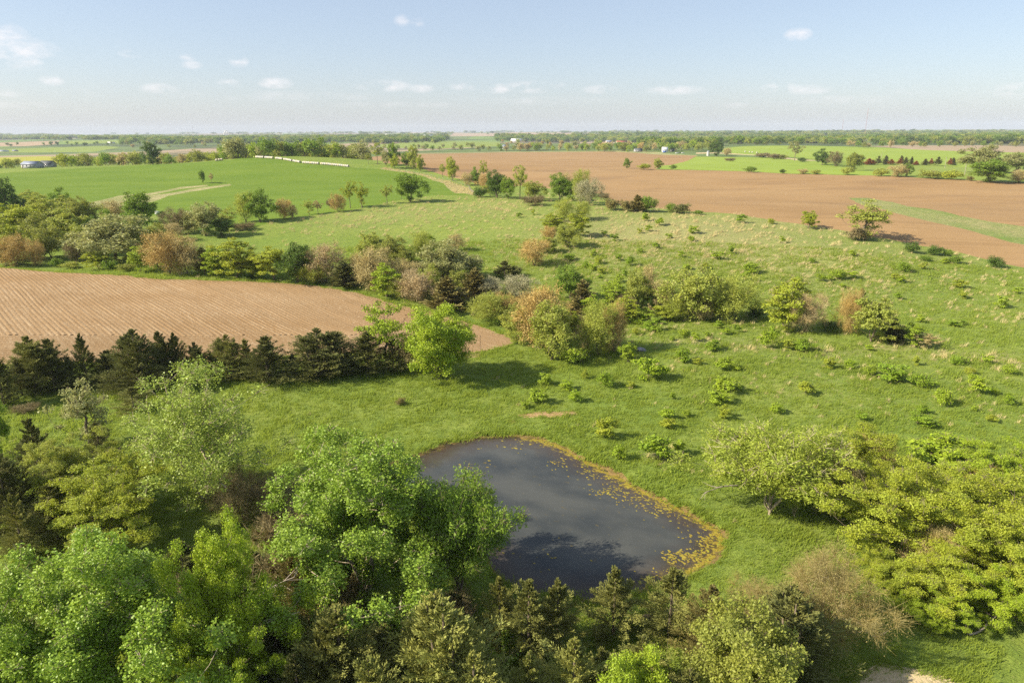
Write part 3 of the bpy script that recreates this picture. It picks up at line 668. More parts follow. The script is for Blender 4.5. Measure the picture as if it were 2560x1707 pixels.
for i, (c, x, yb, yt, w, lab) in enumerate([
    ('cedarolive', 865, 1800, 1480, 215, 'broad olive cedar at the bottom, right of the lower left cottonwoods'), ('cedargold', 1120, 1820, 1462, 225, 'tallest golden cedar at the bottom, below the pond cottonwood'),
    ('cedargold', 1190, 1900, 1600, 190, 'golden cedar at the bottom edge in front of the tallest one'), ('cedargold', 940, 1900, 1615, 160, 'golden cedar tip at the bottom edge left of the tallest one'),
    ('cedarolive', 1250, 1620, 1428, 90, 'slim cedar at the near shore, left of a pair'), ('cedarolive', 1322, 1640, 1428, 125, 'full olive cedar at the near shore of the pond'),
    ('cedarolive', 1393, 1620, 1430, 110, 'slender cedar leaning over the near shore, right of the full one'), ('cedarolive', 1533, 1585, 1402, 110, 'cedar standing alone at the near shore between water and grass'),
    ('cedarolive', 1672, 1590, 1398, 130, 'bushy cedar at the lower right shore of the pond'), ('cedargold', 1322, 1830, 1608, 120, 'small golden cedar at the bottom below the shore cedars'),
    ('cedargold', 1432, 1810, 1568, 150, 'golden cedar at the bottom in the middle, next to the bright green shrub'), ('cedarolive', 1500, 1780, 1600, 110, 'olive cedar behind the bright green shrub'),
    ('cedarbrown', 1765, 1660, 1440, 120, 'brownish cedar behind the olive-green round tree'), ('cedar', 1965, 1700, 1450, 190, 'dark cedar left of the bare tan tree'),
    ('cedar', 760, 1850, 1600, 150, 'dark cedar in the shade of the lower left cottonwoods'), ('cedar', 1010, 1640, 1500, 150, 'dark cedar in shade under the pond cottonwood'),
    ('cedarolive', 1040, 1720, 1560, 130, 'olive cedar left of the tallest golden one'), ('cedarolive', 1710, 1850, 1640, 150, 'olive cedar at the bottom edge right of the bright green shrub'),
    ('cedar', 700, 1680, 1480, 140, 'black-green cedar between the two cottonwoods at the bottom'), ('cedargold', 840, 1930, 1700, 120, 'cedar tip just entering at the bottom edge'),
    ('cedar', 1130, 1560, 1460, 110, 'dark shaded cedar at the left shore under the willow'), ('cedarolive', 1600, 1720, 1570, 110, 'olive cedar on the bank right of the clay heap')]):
    plant('cedarwide' if w > 150 else 'cedar', c, x, yb, yt, w*1.3, lab, 'cedars around the near shore', cat='cedar')
plant('maple', 'lime', 1590, 1840, 1605, 170, 'bright green leafy shrub at the bottom right of the pond', cat='shrub')
plant('bush', 'green', 1275, 1640, 1560, 60, 'small green bush in the shade under the shore cedars')
plant('maple', 'olive', 1840, 1800, 1480, 260, 'round olive-green tree at the bottom right of the shrub')
plant('bare', 'khaki', 2062, 1600, 1352, 240, 'bare tan tree with pale arching twigs at the lower right', bark='bark_pale')
plant('bare', 'khaki', 1900, 1560, 1440, 150, 'thin tan brush left of the bare tan tree')
plant('willow', 'willow', 1925, 1285, 1040, 300, 'wide yellow-green willow with leaning bare stems right of the pond', bark='bark_pale', rot=2.0)
plant('willow', 'willow', 1985, 1292, 1180, 80, 'small willow clump at the foot of the wide willow', bark='bark_pale')
plant('bare', 'tan', 2070, 1285, 1105, 150, 'leafless tan tangle between the willow and the yellow-green trees')
for (p, c, x, yb, yt, w, lab) in [
    ('locust', 'yellowgreen', 2260, 1390, 1110, 350, 'large yellow-green tree in the front of the right-hand grove'), ('locust', 'yellowgreen', 2470, 1430, 1150, 320, 'large yellow-green tree at the right edge of the grove'),
    ('locust', 'yellowgreen', 2575, 1550, 1290, 280, 'yellow-green tree cut by the right edge'), ('locust', 'yellowgreen', 2370, 1500, 1330, 280, 'yellow-green tree nearest the grass at the front of the right-hand grove'),
    ('locust', 'lime', 2510, 1560, 1400, 220, 'bright green low tree at the right edge by the grass'), ('locust', 'yellowgreen', 2130, 1230, 1055, 220, 'yellow-green tree at the back of the grove, right of the willow'),
    ('layered', 'lime', 2350, 1200, 1085, 170, 'green layered tree at the back edge of the right-hand grove'), ('locust', 'lime', 2510, 1250, 1080, 200, 'green tree at the back right of the grove'),
    ('bare', 'orange', 2170, 1200, 1075, 110, 'orange budding tree top at the back of the grove'), ('bare', 'orange', 2450, 1250, 1150, 130, 'orange budding tree in the middle of the right-hand grove'),
    ('locust', 'yellowgreen', 2210, 1480, 1360, 170, 'small yellow-green tree beside the bare tan tree'), ('locust', 'yellowgreen', 2420, 1300, 1150, 200, 'yellow-green tree in the middle of the right-hand grove'),
    ('locust', 'lime', 2330, 1570, 1470, 150, 'low green tree spilling over the grass at the front of the grove'), ('bare', 'tan', 2330, 1430, 1290, 140, 'grey-tan tangle inside the right-hand grove'),
    ('locust', 'yellowgreen', 2180, 1330, 1150, 200, 'yellow-green tree behind the willow')]:
    plant(p, c, x, yb, yt, w, lab, 'grove on the right')

# ------------------------------------------------------------------ cedar row along the near plowed field
rows('cedar windbreak below the plowed field', 'in windbreak below near plowed field', [
    ('cedarwide','cedar',12,1015,868,80,'dark cedar'),('cedarwide','cedarolive',92,972,830,120,'tall olive-topped cedar'),('cedarwide','cedar',140,975,838,105,'dark pointed cedar'),('cedar','cedar',182,965,885,75,'low dark cedar'),
    ('cedar','cedar',222,968,826,75,'slim spire-like cedar'),('cedarwide','cedar',280,962,868,95,'dark pointed cedar'),('cedarwide','cedar',355,978,812,140,'tallest broad cedar'),('cedarwide','cedar',412,955,822,85,'dark pointed cedar'),
    ('cedar','cedar',450,952,824,80,'dark pointed cedar'),('cedarwide','cedar',497,948,850,70,'low dark cedar'),('cedarwide','cedarolive',577,945,830,95,'tall olive-topped cedar'),('cedar','cedarolive',622,945,842,75,'olive cedar'),
    ('cedarwide','cedar',672,950,832,115,'broad dark cedar'),('cedarwide','cedar',800,940,810,155,'widest dark cedar'),('cedarwide','cedar',872,935,875,60,'low dark cedar'),('cedarwide','cedar',925,930,822,105,'broad dark cedar'),
    ('cedar','cedar',985,930,835,70,'dark pointed cedar'),('cedar','cedar',535,946,875,60,'low dark cedar'),('cedar','cedar',735,942,880,60,'low dark cedar'),('cedar','cedar',320,970,890,80,'low dark cedar'),('cedar','cedar',55,985,895,80,'low dark cedar')], 'cedar')
plant('twiggy', 'tan', 1018, 925, 848, 75, 'tan budding shrub at the right end of the windbreak', cat='shrub')
plant('midopen', 'lime', 970, 925, 765, 120, 'thin light green tree at the right end of the windbreak')
plant('maple', 'lime', 1098, 948, 752, 162, 'full bright green tree standing right of the windbreak, throwing a long shadow', rot=.3)
plant('cedar', 'cedarolive', 335, 1025, 960, 90, 'small olive cedar alone in the grass below the windbreak', cat='cedar')
plant('brush', 'brown', 65, 1030, 1005, 60, 'low brown bush in the grass at the left edge')
plant('bush', 'cedarbrown', 1003, 1012, 993, 24, 'tiny dark bush alone in the open grass below the windbreak')

# ------------------------------------------------------------------ trees along the creek, from the plowed field's tip to the right
rows('trees along the creek', 'in creek line above plowed field', [
    ('layered','yellowgreen',685,700,623,85,'yellow-green round tree'),('mid','dkgreen',745,706,614,85,'dark green spreading tree'),('twiggy','pink',817,706,615,90,'pinkish budding tree'),('twiggy','oliveyellow',785,709,658,75,'olive-yellow bush-like tree'),
    ('midcedar','cedar',862,716,650,70,'dark cedar'),('twiggy','tan',935,724,626,98,'orange-tan budding tree'),('layered','lime',967,742,664,75,'lime green layered tree'),('twiggy','pink',1045,752,680,105,'pinkish budding tree'),
    ('midcedar','cedarbrown',1120,772,688,95,'brown-olive cedar'),('midcedar','cedarbrown',1190,748,668,75,'brown-olive cedar'),('mid','graygreen',1115,708,608,140,'large grey-green round tree'),('twiggy','oliveyellow',1055,655,583,60,'olive-yellow bush-like tree'),
    ('mid','olive',980,662,593,80,'olive green tree'),('mid','oliveyellow',935,652,588,80,'olive-yellow leafy tree'),('twiggy','tan',1140,627,587,42,'small tan budding tree'),('midcedar','cedar',1262,692,650,55,'dark cedar'),
    ('bush','cedar',1290,690,662,30,'dark low bush'),('twiggy','oliveyellow',1228,803,733,112,'olive-yellow bush-like tree'),('twiggy','palegray',1290,745,690,90,'grey leafless tangle'),('mid','graygreen',1175,690,640,70,'grey-green small tree'),
    ('layered','lime',1070,640,590,45,'lime green layered tree'),('mid','olive',1010,672,618,60,'olive green tree'),('twiggy','tan',900,700,640,60,'orange-tan budding tree'),('layered','yellowgreen',640,695,630,60,'yellow-green round tree'),
    ('bush','green',1245,810,780,50,'green bush'),('twiggy','brown',1090,700,655,70,'brown thicket'),('mid','oliveyellow',1080,735,665,70,'olive-yellow leafy tree'),('twiggy','oliveyellow',1000,745,690,70,'olive-yellow bush-like tree'),('mid','olive',1150,740,680,70,'olive green tree'),('twiggy','palegray',1230,745,695,70,'grey leafless tangle'),('twiggy','tan',1010,715,650,70,'orange-tan budding tree'),('bush','olive',1180,775,745,60,'olive low bush'),('twiggy','orange',1265,800,735,70,'orange budding tree'),('mid','oliveyellow',890,690,640,50,'olive-yellow leafy tree'),('twiggy','tan',760,700,655,50,'orange-tan budding tree')])
rows('trees along the creek', 'in right part of creek line', [
    ('mid','green',1425,748,670,85,'bright deep green tree'),('midcedar','cedarbrown',1455,778,697,62,'olive-brown cedar'),('twiggy','orange',1350,870,723,122,'orange budding dome'),('mid','oliveyellow',1378,900,765,118,'yellow-green leafy tree'),
    ('twiggy','oliveyellow',1495,888,758,100,'olive-yellow open tree'),('twiggy','orange',1535,882,764,62,'orange budding tree'),('layered','lime',1535,765,703,62,'lime layered tree'),('layered','yellowgreen',1560,808,744,62,'yellow-green bush-like tree'),
    ('mid','oliveyellow',1595,772,680,72,'yellow-green leafy tree'),('twiggy','tan',1615,742,668,42,'tan budding tree'),('mid','dkgreen',1632,775,726,42,'dark green tree'),('midopen','tan',1620,801,763,24,'tiny bare pale tree'),
    ('twiggy','tan',1655,776,704,60,'tan budding tree'),('mid','oliveyellow',1725,803,677,132,'wide yellow-green tree'),('layered','yellowgreen',1665,803,763,62,'yellow-green bush-like tree'),('mid','dkgreen',1778,798,733,50,'dark green tree'),
    ('twiggy','oliveyellow',1835,804,694,132,'olive-yellow open tree'),('mid','dkgreen',1890,795,760,52,'dark green tree'),('layered','yellowgreen',1965,826,704,105,'broad yellow-green tree'),('bare','pink',2012,832,727,82,'pinkish bare tree with a pale trunk'),
    ('bush','dkgreen',2072,828,800,42,'dark shrub'),('bare','orange',2122,833,716,75,'orange budding tree'),('midcedar','cedarolive',2146,790,718,38,'olive cedar'),('layered','oliveyellow',2178,854,750,105,'yellow-green leafy tree'),
    ('midcedar','cedar',2230,854,793,58,'dark bushy cedar'),('layered','lime',2280,866,811,44,'lime layered tree'),('midopen','tan',2312,870,834,60,'tiny bare pale tree'),('midcedar','cedarbrown',1440,800,740,40,'olive-brown cedar'),
    ('layered','lime',1480,800,742,60,'lime layered tree'),('mid','olive',1300,830,760,70,'olive tree'),('bush','lime',1430,905,865,70,'lime green bush'),('layered','yellowgreen',1435,850,785,55,'olive-yellow open tree'),('mid','oliveyellow',1300,860,775,80,'yellow-green leafy tree'),('twiggy','tan',1470,870,790,60,'tan budding tree'),('twiggy','oliveyellow',1690,800,735,70,'olive-yellow open tree'),('layered','lime',1600,808,770,60,'lime layered tree'),('twiggy','tan',1760,802,745,60,'tan budding tree'),('twiggy','brown',1560,775,735,60,'brown thicket'),('mid','oliveyellow',1800,800,730,60,'yellow-green leafy tree'),('layered','lime',1570,905,860,36,'small lime sapling-like tree')])
rows('hedge climbing to the brown field', 'in hedge climbing to brown field', [
    ('midopen','oliveyellow',1300,497,422,42,'round-topped tree on a thin stem'),('mid','oliveyellow',1335,502,457,52,'yellow-green tree'),('brush','brown',1335,514,485,52,'brown brush heap'),('mid','green',1400,500,440,60,'green leafy tree'),
    ('twiggy','tan',1412,482,436,32,'thin tan tree'),('mid','green',1424,502,454,46,'green leafy tree'),('twiggy','oliveyellow',1452,508,432,52,'tall olive budding tree'),('twiggy','palegray',1472,513,452,66,'pale grey bare tree'),
    ('twiggy','oliveyellow',1411,553,500,46,'olive-yellow bush-like tree'),('twiggy','oliveyellow',1455,550,506,46,'olive-yellow bush-like tree'),('layered','yellowgreen',1382,577,536,56,'yellow-green layered tree'),('layered','yellowgreen',1445,592,536,52,'yellow-green layered tree'),
    ('twiggy','orange',1375,606,568,42,'orange budding tree'),('mid','oliveyellow',1420,619,564,62,'yellow-green tree'),('mid','oliveyellow',1370,632,594,52,'yellow-green tree'),('twiggy','orange',1335,664,600,80,'orange budding tree'),
    ('brush','brown',1510,500,480,30,'brown brush heap')])
rows('bushes along the brown field edge', 'on near edge of brown field', [
    ('bush','cedarbrown',1528,524,495,40,'dark brown-green bush'),('bush','cedarbrown',1563,528,500,26,'dark brown-green bush'),('midcedar','cedarbrown',1592,528,487,44,'dark cedar bush'),('bush','green',1618,529,490,44,'green bush'),
    ('bush','green',1678,531,508,28,'green bush'),('bush','cedar',1705,534,508,40,'dark low cedar bush'),('bush','green',1745,537,525,24,'green bush'),('layered','yellowgreen',2021,572,531,42,'small yellow-green tree'),
    ('midopen','oliveyellow',2160,598,508,115,'open-crowned olive tree with spreading limbs'),('bush','brown',2148,600,568,56,'brown-green bush at the foot of the open-crowned tree'),('bush','dkgreen',2280,632,604,34,'dark green bush'),('bush','dkgreen',2337,637,612,36,'dark green bush'),
    ('bush','green',2370,640,623,22,'green bush'),('bush','green',2389,658,636,30,'green bush'),('bush','dkgreen',2486,668,640,38,'dark green bush'),('bush','green',2313,652,637,28,'green bush')])

# ------------------------------------------------------------------ left woods, hedges in and around the crop field
rows('woods on the left', 'in the left woods', [
    ('mid','dkgreen',14,545,456,66,'dark green tree'),('mid','green',163,550,476,60,'fresh green tree'),('mid','dkgreen',52,545,500,46,'dark green tree'),('layered','yellowgreen',60,605,520,100,'yellow-green spreading tree'),('layered','oliveyellow',130,592,505,85,'olive-yellow spreading tree'),
    ('layered','yellowgreen',28,650,560,75,'yellow-green spreading tree'),('layered','oliveyellow',175,622,530,85,'olive-yellow spreading tree'),('mid','olive',128,645,560,90,'olive tree with a dark trunk'),('mid','olive',228,570,510,75,'olive round tree'),
    ('mid','green',355,575,487,88,'green full tree'),('mid','graygreen',285,655,543,195,'widest grey-green tree with arching limbs'),('twiggy','tan',290,560,505,52,'thin tan tree'),('mid','olive',390,635,565,75,'olive round tree'),
    ('twiggy','orange',42,664,592,70,'orange budding tree'),('twiggy','orange',92,664,602,48,'orange budding tree'),('bush','green',142,668,643,30,'green bush'),('bush','oliveyellow',178,671,653,44,'olive bush'),
    ('layered','yellowgreen',247,674,630,58,'yellow-green small tree'),('bush','green',278,675,643,34,'green bush'),('bush','olive',316,678,658,38,'olive bush'),('layered','lime',352,680,620,55,'lime green tree'),
    ('twiggy','orange',425,685,586,104,'orange budding tree'),('twiggy','tan',468,686,598,74,'tan budding tree'),('midcedar','cedar',512,687,617,54,'dark cedar'),('layered','yellowgreen',592,694,603,92,'yellow-green full tree'),
    ('layered','lime',542,690,620,62,'lime green tree'),('bush','dkgreen',622,697,684,28,'dark low shrub'),('mid','olive',200,575,500,60,'olive round tree'),('mid','oliveyellow',100,560,490,60,'olive-yellow leafy tree'),('layered','oliveyellow',330,620,560,70,'olive-yellow spreading tree'),
    ('mid','olive',-10,620,540,60,'olive round tree'),('midcedar','cedar',15,662,612,50,'dark cedar'),('mid','dkgreen',225,600,545,50,'dark green tree'),('mid','olive',95,620,540,80,'olive round tree'),('mid','oliveyellow',210,640,565,70,'olive-yellow leafy tree'),('layered','yellowgreen',20,590,515,80,'yellow-green spreading tree'),('mid','olive',340,655,590,70,'olive round tree'),('mid','graygreen',395,668,605,60,'grey-green bushy tree'),('layered','oliveyellow',165,560,495,70,'olive-yellow spreading tree'),('mid','green',275,600,530,60,'fresh green tree'),('twiggy','brown',190,655,600,50,'brown thicket'),('bush','olive',480,578,552,40,'olive hedge bush'),('twiggy','tan',430,600,560,60,'thin tan tree'),('layered','oliveyellow',80,530,480,55,'olive-yellow spreading tree')])
rows('hedge along the lower edge of the crop field', 'in hedge under green crop field', [
    ('twiggy','brown',450,585,524,72,'brown-olive tree'),('mid','graygreen',515,590,513,85,'grey-green tree'),('midopen','oliveyellow',567,575,528,62,'pale open tree'),('mid','dkgreen',556,592,550,60,'dark green tree'),('brush','brown',610,576,553,52,'brown brush pile'),
    ('twiggy','oliveyellow',615,556,486,62,'tan-green tree'),('mid','green',650,556,480,72,'full deep green tree'),('bush','dkgreen',405,548,527,20,'dark bush'),('bush','dkgreen',400,565,547,32,'dark bush'),('twiggy','orange',710,547,500,44,'orange-brown budding tree'),
    ('twiggy','tan',732,545,515,26,'small tan tree'),('midopen','oliveyellow',773,537,502,30,'small olive tree'),('midopen','tan',795,534,504,25,'small tan tree'),('twiggy','orange',845,530,488,36,'orange-brown budding tree'),('bush','brown',826,520,497,18,'dark brown bush'),
    ('midopen','yellowgreen',876,520,459,36,'tall thin yellow-green tree'),('midopen','yellowgreen',905,520,462,36,'tall thin yellow-green tree'),('midopen','oliveyellow',968,509,467,28,'small olive tree'),('midopen','yellowgreen',1004,499,472,22,'small yellow-green tree'),
    ('mid','green',1026,505,440,76,'large round green tree casting a clear shadow')])
rows('two trees inside the crop field', 'standing inside the green crop field', [('mid','green',507,458,428,18,'taller small dark tree'),('midopen','tan',530,459,436,13,'shorter pale tree')])
rows('hedge between crop field and brown field', 'between green crop and brown field', [
    ('midopen','oliveyellow',944,411,363,32,'tall pale-trunked tree'),('midopen','olive',921,410,386,16,'small thin tree'),('mid','graygreen',965,414,380,24,'grey-green small tree'),('mid','green',984,413,363,28,'taller green tree'),
    ('mid','yellowgreen',987,421,388,26,'yellow-green tree'),('mid','green',1016,419,384,28,'taller green tree'),('mid','oliveyellow',1033,423,370,32,'olive-yellow tree'),('mid','yellowgreen',1052,429,392,26,'yellow-green tree'),
    ('midopen','yellowgreen',1106,443,414,22,'small light tree'),('mid','yellowgreen',1131,452,399,34,'oval yellow-green tree'),('twiggy','tan',1168,464,434,32,'tan budding bush'),('mid','green',1188,464,422,28,'taller green tree'),
    ('midopen','yellowgreen',1208,458,407,20,'tall sparse sapling tree'),('twiggy','orange',1212,478,438,42,'orange budding tree'),('mid','dkgreen',1243,494,433,62,'dark green full tree'),('mid','green',1270,497,448,42,'taller green tree'),('bush','dkgreen',1200,493,467,36,'dark round bush'),
    ('layered','oliveyellow',1225,490,460,30,'olive-yellow tree')])

# ------------------------------------------------------------------ trees beyond the big brown field
rows('trees beyond the brown field', 'beyond the big brown field', [
    ('mid','green',1568,421,398,17,'small oval green tree',None),('mid','oliveyellow',1645,424,399,26,'round olive-yellow tree',None),('bush','yellowgreen',1611,424,409,30,'yellow-green bush',None),('bush','green',1683,424,412,16,'little green bush',None),
    ('bush','green',1876,431,416,28,'little green bush',None),('mid','dkgreen',1790,391,355,42,'large dark round tree',None),('twiggy','tan',1817,389,372,24,'tan bush',None),('midopen','graygreen',1986,402,358,34,'tall open poplar',None),
    ('mid','dkgreen',2055,413,376,36,'dark round tree',None),('twiggy','brown',2087,416,382,36,'brown thicket tree',None),('mid','olive',2133,426,387,50,'olive spreading tree',None),('mid','graygreen',2450,432,370,112,'huge grey-green round tree',None),
    ('mid','green',2472,456,404,96,'broad green tree in front of the huge one',None),('mid','graygreen',2542,432,386,54,'grey-green tree at the right edge',None),('twiggy','tan',2547,457,427,54,'tan budding tree at the right edge',None),
    ('bush','oliveyellow',2203,441,420,32,'olive hedge bush',None),('twiggy','tan',2245,442,414,44,'tan hedge tree',None),('mid','green',2266,441,412,26,'green hedge tree',None),('bush','oliveyellow',2325,446,424,54,'olive hedge bush',None),
    ('bush','yellowgreen',2381,449,425,44,'yellow-green bush',None),('bush','oliveyellow',2117,437,418,34,'olive hedge bush',None),('bush','cedarbrown',2424,452,440,16,'dark brown little bush',None),('twiggy','tan',2008,435,423,26,'tan bush',None),
    ('bush','oliveyellow',2040,436,424,26,'olive hedge bush',None),('bush','dkgreen',1956,434,423,14,'tiny dark bush',None),('brush','brown',1825,404,394,24,'brown brush pile in the meadow',None),
    ('bush','brown',1935,398,384,30,'brown hedge bush',None),('bush','olive',1955,398,386,26,'dull hedge bush',None),('bush','brown',1910,394,382,40,'brown hedge bush',None),('bush','dkgreen',2005,405,394,22,'tiny dark bush',None)])
rows('cedars along the far meadow', 'in the row of rusty and green cedars', [
    ('midcedar','rust',2172,412,396,22,'rusty red cedar'),('midcedar','cedar',2195,412,390,16,'dark green cedar'),('midcedar','cedar',2213,411,389,16,'dark green cedar'),('midcedar','rust',2228,412,398,20,'rusty red cedar'),('midcedar','rust',2250,412,396,16,'rusty red cedar'),
    ('midcedar','cedar',2252,409,389,13,'dark green cedar'),('midcedar','cedar',2264,413,393,14,'dark green cedar'),('midcedar','cedar',2278,411,392,11,'dark green cedar'),('midcedar','rust',2290,413,402,13,'rusty red cedar'),('midcedar','cedar',2312,413,397,14,'dark green cedar'),
    ('midcedar','rust',2327,413,396,13,'rusty red cedar'),('midcedar','cedar',2344,414,392,20,'dark green cedar'),('midcedar','rust',2374,414,395,13,'rusty red cedar'),('midcedar','cedar',2382,413,394,15,'dark green cedar'),('midcedar','rust',2182,412,400,14,'rusty red cedar')], 'cedar')

# ------------------------------------------------------------------ saplings scattered over the pasture
SAP = dict(
 near=[(1566,902,863,36),(1620,948,890,72),(1512,966,930,36),(1460,946,926,20),(1364,961,934,32),(1419,973,953,32),(1345,1006,976,40),(1437,1003,976,36),(1316,1019,1005,24),(1578,968,953,18),(1708,904,873,40),(1742,908,893,26),(1775,875,846,38),
       (1768,845,829,20),(1812,924,889,38),(1842,925,915,18)],
 mid=[(1815,978,941,50),(1795,1008,977,44),(1808,1046,1013,38),(1683,997,982,18),(1670,1046,1021,36),(1672,1070,1046,36),(1716,1041,1026,18),(1510,1092,1036,56),(1545,1147,1112,34),(1650,1150,1085,70),(1696,1136,1094,32)],
 tongue=[(1632,826,800,50),(1594,810,792,30),(1645,834,822,16),(1590,836,822,18),(1678,850,838,20),(1710,843,822,24),(1738,851,833,26),(1800,820,802,26),(1814,835,817,26),(1838,829,808,26),(1912,868,824,40),(1930,858,817,28),(1966,872,849,32),(2007,876,846,48)],
 right=[(2075,919,898,34),(2124,920,901,24),(2176,937,912,32),(2230,950,908,76),(2300,965,936,48),(2290,912,895,20),(2391,908,885,32),(2467,908,887,24),(2525,934,909,32),(2424,934,918,24),(2437,980,938,46),(2484,984,972,22),(2517,1011,983,32),
        (2353,1010,969,48),(2307,1031,1012,28),(2304,1062,1029,46),(2330,1070,1055,26),(2478,1052,1034,26),(2154,1052,1029,32),(2013,985,955,40)],
 lowright=[(1940,1032,1010,28),(2435,1026,1013,14),(2173,875,863,20),(2302,805,789,26),(2386,813,797,36),(2397,717,696,32),(2408,746,730,22),(2503,770,745,26),(2244,747,735,18),(2541,734,722,20)],
 field_edge=[(2258,679,654,32),(2310,672,659,24),(2240,698,681,26),(2255,706,689,24),(2358,657,645,22),(2050,701,687,24),(2075,698,689,16),(2095,697,675,30),(2130,693,680,26),(2107,718,708,16),(1995,709,693,20),(2029,657,645,16),(2130,639,626,18),(1954,606,592,18)],
 upper=[(1616,552,535,18),(1649,563,548,20),(1620,577,567,18),(1599,583,572,16),(1511,589,575,16),(1537,601,586,18),(1673,595,583,16),(1733,583,566,26),(1727,602,591,14),(1850,555,539,26),(1927,559,549,14),(1296,543,530,18),(1333,537,528,12)],
 slope=[(1640,620,607,20),(1482,639,623,18),(1601,631,621,16),(1702,642,629,16),(1828,634,619,16),(1792,647,632,26),(1425,650,634,28),(1547,651,637,22),(1576,663,640,26),(1495,659,645,20),(1716,672,659,20),(1762,672,656,24),(1877,683,656,34)],
 lower_slope=[(1463,669,656,24),(1482,675,663,20),(1503,683,672,20),(1562,691,675,20),(1498,694,686,16),(1548,705,691,24),(1800,717,702,18),(1863,697,683,22),(1888,702,692,16)])
STAIL = dict(near='on pasture below the creek trees', mid='on pasture right behind the pond', tongue='in dry grass beside creek trees', right='on right pasture above the grove',
             lowright='on bare slope at far right', field_edge='on upper right slope below field', upper='high on hill by brown field', slope='on dry hillside above creek trees', lower_slope='just above creek trees on hillside')
for k, L_ in SAP.items():
    w50 = np.median([i[3] for i in L_]); its = []
    for (x, yb, yt, w) in L_:
        big = w > 1.5*w50; small = w < .75*w50; dark = (x*7+yb) % 5 == 0
        lab = ('wide ' if big else 'tiny ' if small else '')+('dark green' if dark else 'light green')+' bushy sapling'
        its.append(('bush' if (x*3+yt) % 6 == 0 else 'sapling', 'saplingdark' if dark else ('sapling', 'lime', 'yellowgreen', 'lime')[(x+yb) % 4], x, yb+1, yt-2+RNG.uniform(-4, 3), w*RNG.uniform(.85, 1.25), lab))
    rows('saplings scattered over the pasture', STAIL[k], its)
print('plants', len(PLACED), round(time.time()-T0, 1))

# ------------------------------------------------------------------ understory that closes the shaded ground under the foreground trees
und = []
for i in range(46):
    px_ = RNG.uniform(-40, 900) if i < 30 else RNG.uniform(650, 1250); py_ = RNG.uniform(1350, 1900) if i < 30 else RNG.uniform(1520, 1900)
    und.append((px_, py_))
for i, (px_, py_) in enumerate(sorted(und)):
    k = i % 4
    plant(('bush', 'bush', 'cedar', 'brush')[k], ('green', 'dkgreen', 'cedar', 'brown')[k], px_, py_, py_-RNG.uniform(70, 120), RNG.uniform(90, 150),
          ('green leafy undergrowth bush', 'dark green undergrowth bush', 'low dark cedar', 'brown twiggy undergrowth')[k]+' in shade under the lower left cottonwoods', ('undergrowth bushes of the lower left wood', 'dark undergrowth bushes of the lower left wood', 'low cedars of the lower left wood', 'twiggy undergrowth of the lower left wood')[k])

# ------------------------------------------------------------------ pond water and algae
mask = cls == 0
f = F[mask]; u, inv = np.unique(f, return_inverse=True); wv = V3[u].copy(); wv[:, 2] = 0.0
wm = mk_mesh('pond_water', wv, inv.reshape(-1, 3), smooth=True)
shore = -pond_sd(wv[:, 0], wv[:, 1]); add_attr(wm, 'shore', np.clip(shore, 0, 30))
rsh = np.array([plane_hit(*q) for q in [(1330,1094),(1378,1108),(1427,1131),(1481,1160),(1540,1191),(1608,1228),(1671,1259),(1709,1277),(1750,1301),(1804,1336),(1808,1361),(1781,1397),(1727,1433),(1700,1444),(1617,1474)]])
add_attr(wm, 'algae', np.exp(-(seg_dist(wv[:, 0], wv[:, 1], rsh, False)/1.0)**1.2))
s = NT('pond water'); sh = s.attr('shore'); n1 = s.noise(.12, 3, .55, (1, 1.6, 1), .4); n2 = s.noise(.9, 4, .6)
c = s.mix(s.rng(n1, .38, .62), (.040, .046, .046), (.074, .078, .070)); c = s.mix(s.rng(s.math('ADD', sh, s.math('MULTIPLY', n2, 3)), 1.2, 5.5, 1, 0), c, (.060, .042, .028))
c = s.mix(s.rng(s.math('ADD', sh, s.math('MULTIPLY', n2, 1.6)), .4, 1.2, .7, 0), c, (.11, .075, .026))
an = s.noise(1.1, 7, .68, (1, 1.7, 1), .7); af = s.math('ADD', s.math('MULTIPLY', s.attr('algae'), .32), an)
m1 = s.rng(af, .72, .77); m0 = s.rng(af, .60, .72, 0, .7); an2 = s.noise(4, 4, .7)
c = s.mix(m0, c, (.13, .10, .028)); c = s.mix(m1, c, s.mix(an2, (.19, .14, .018), (.34, .27, .04)))
p = s.pbsdf(c, .06, s.bump(s.noise(7, 2), .004, .5), .3); p.inputs['IOR'].default_value = 1.33; s.l(s.rng(m1, 0, 1, .06, .7), p.inputs['Roughness']); wm.materials.append(s.m)
w = link('pond_water', wm); tag(w, kind='structure')
rg = np.random.default_rng(5)
s = NT('algae'); n1 = s.noise(3, 3); r = s.geo.outputs['Random Per Island']; c = s.mix(r, (.22, .155, .020), (.33, .26, .035)); c = s.mix(s.rng(n1, .5, .7), c, (.30, .30, .03)); s.pbsdf(c, .6, None, .3); M['algae'] = s.m
AB = Acc()
shoreR = np.array([plane_hit(*q) for q in [(1300,1094),(1378,1108),(1427,1131),(1481,1160),(1540,1191),(1608,1228),(1671,1259),(1709,1277),(1750,1301),(1804,1336),(1808,1361),(1781,1397),(1727,1433),(1700,1444),(1617,1474)]])
seg = np.linalg.norm(np.diff(shoreR, axis=0), axis=1); cum = np.concatenate([[0], np.cumsum(seg)])
def along(t): return np.array([np.interp(t, cum, shoreR[:, 0]), np.interp(t, cum, shoreR[:, 1])])
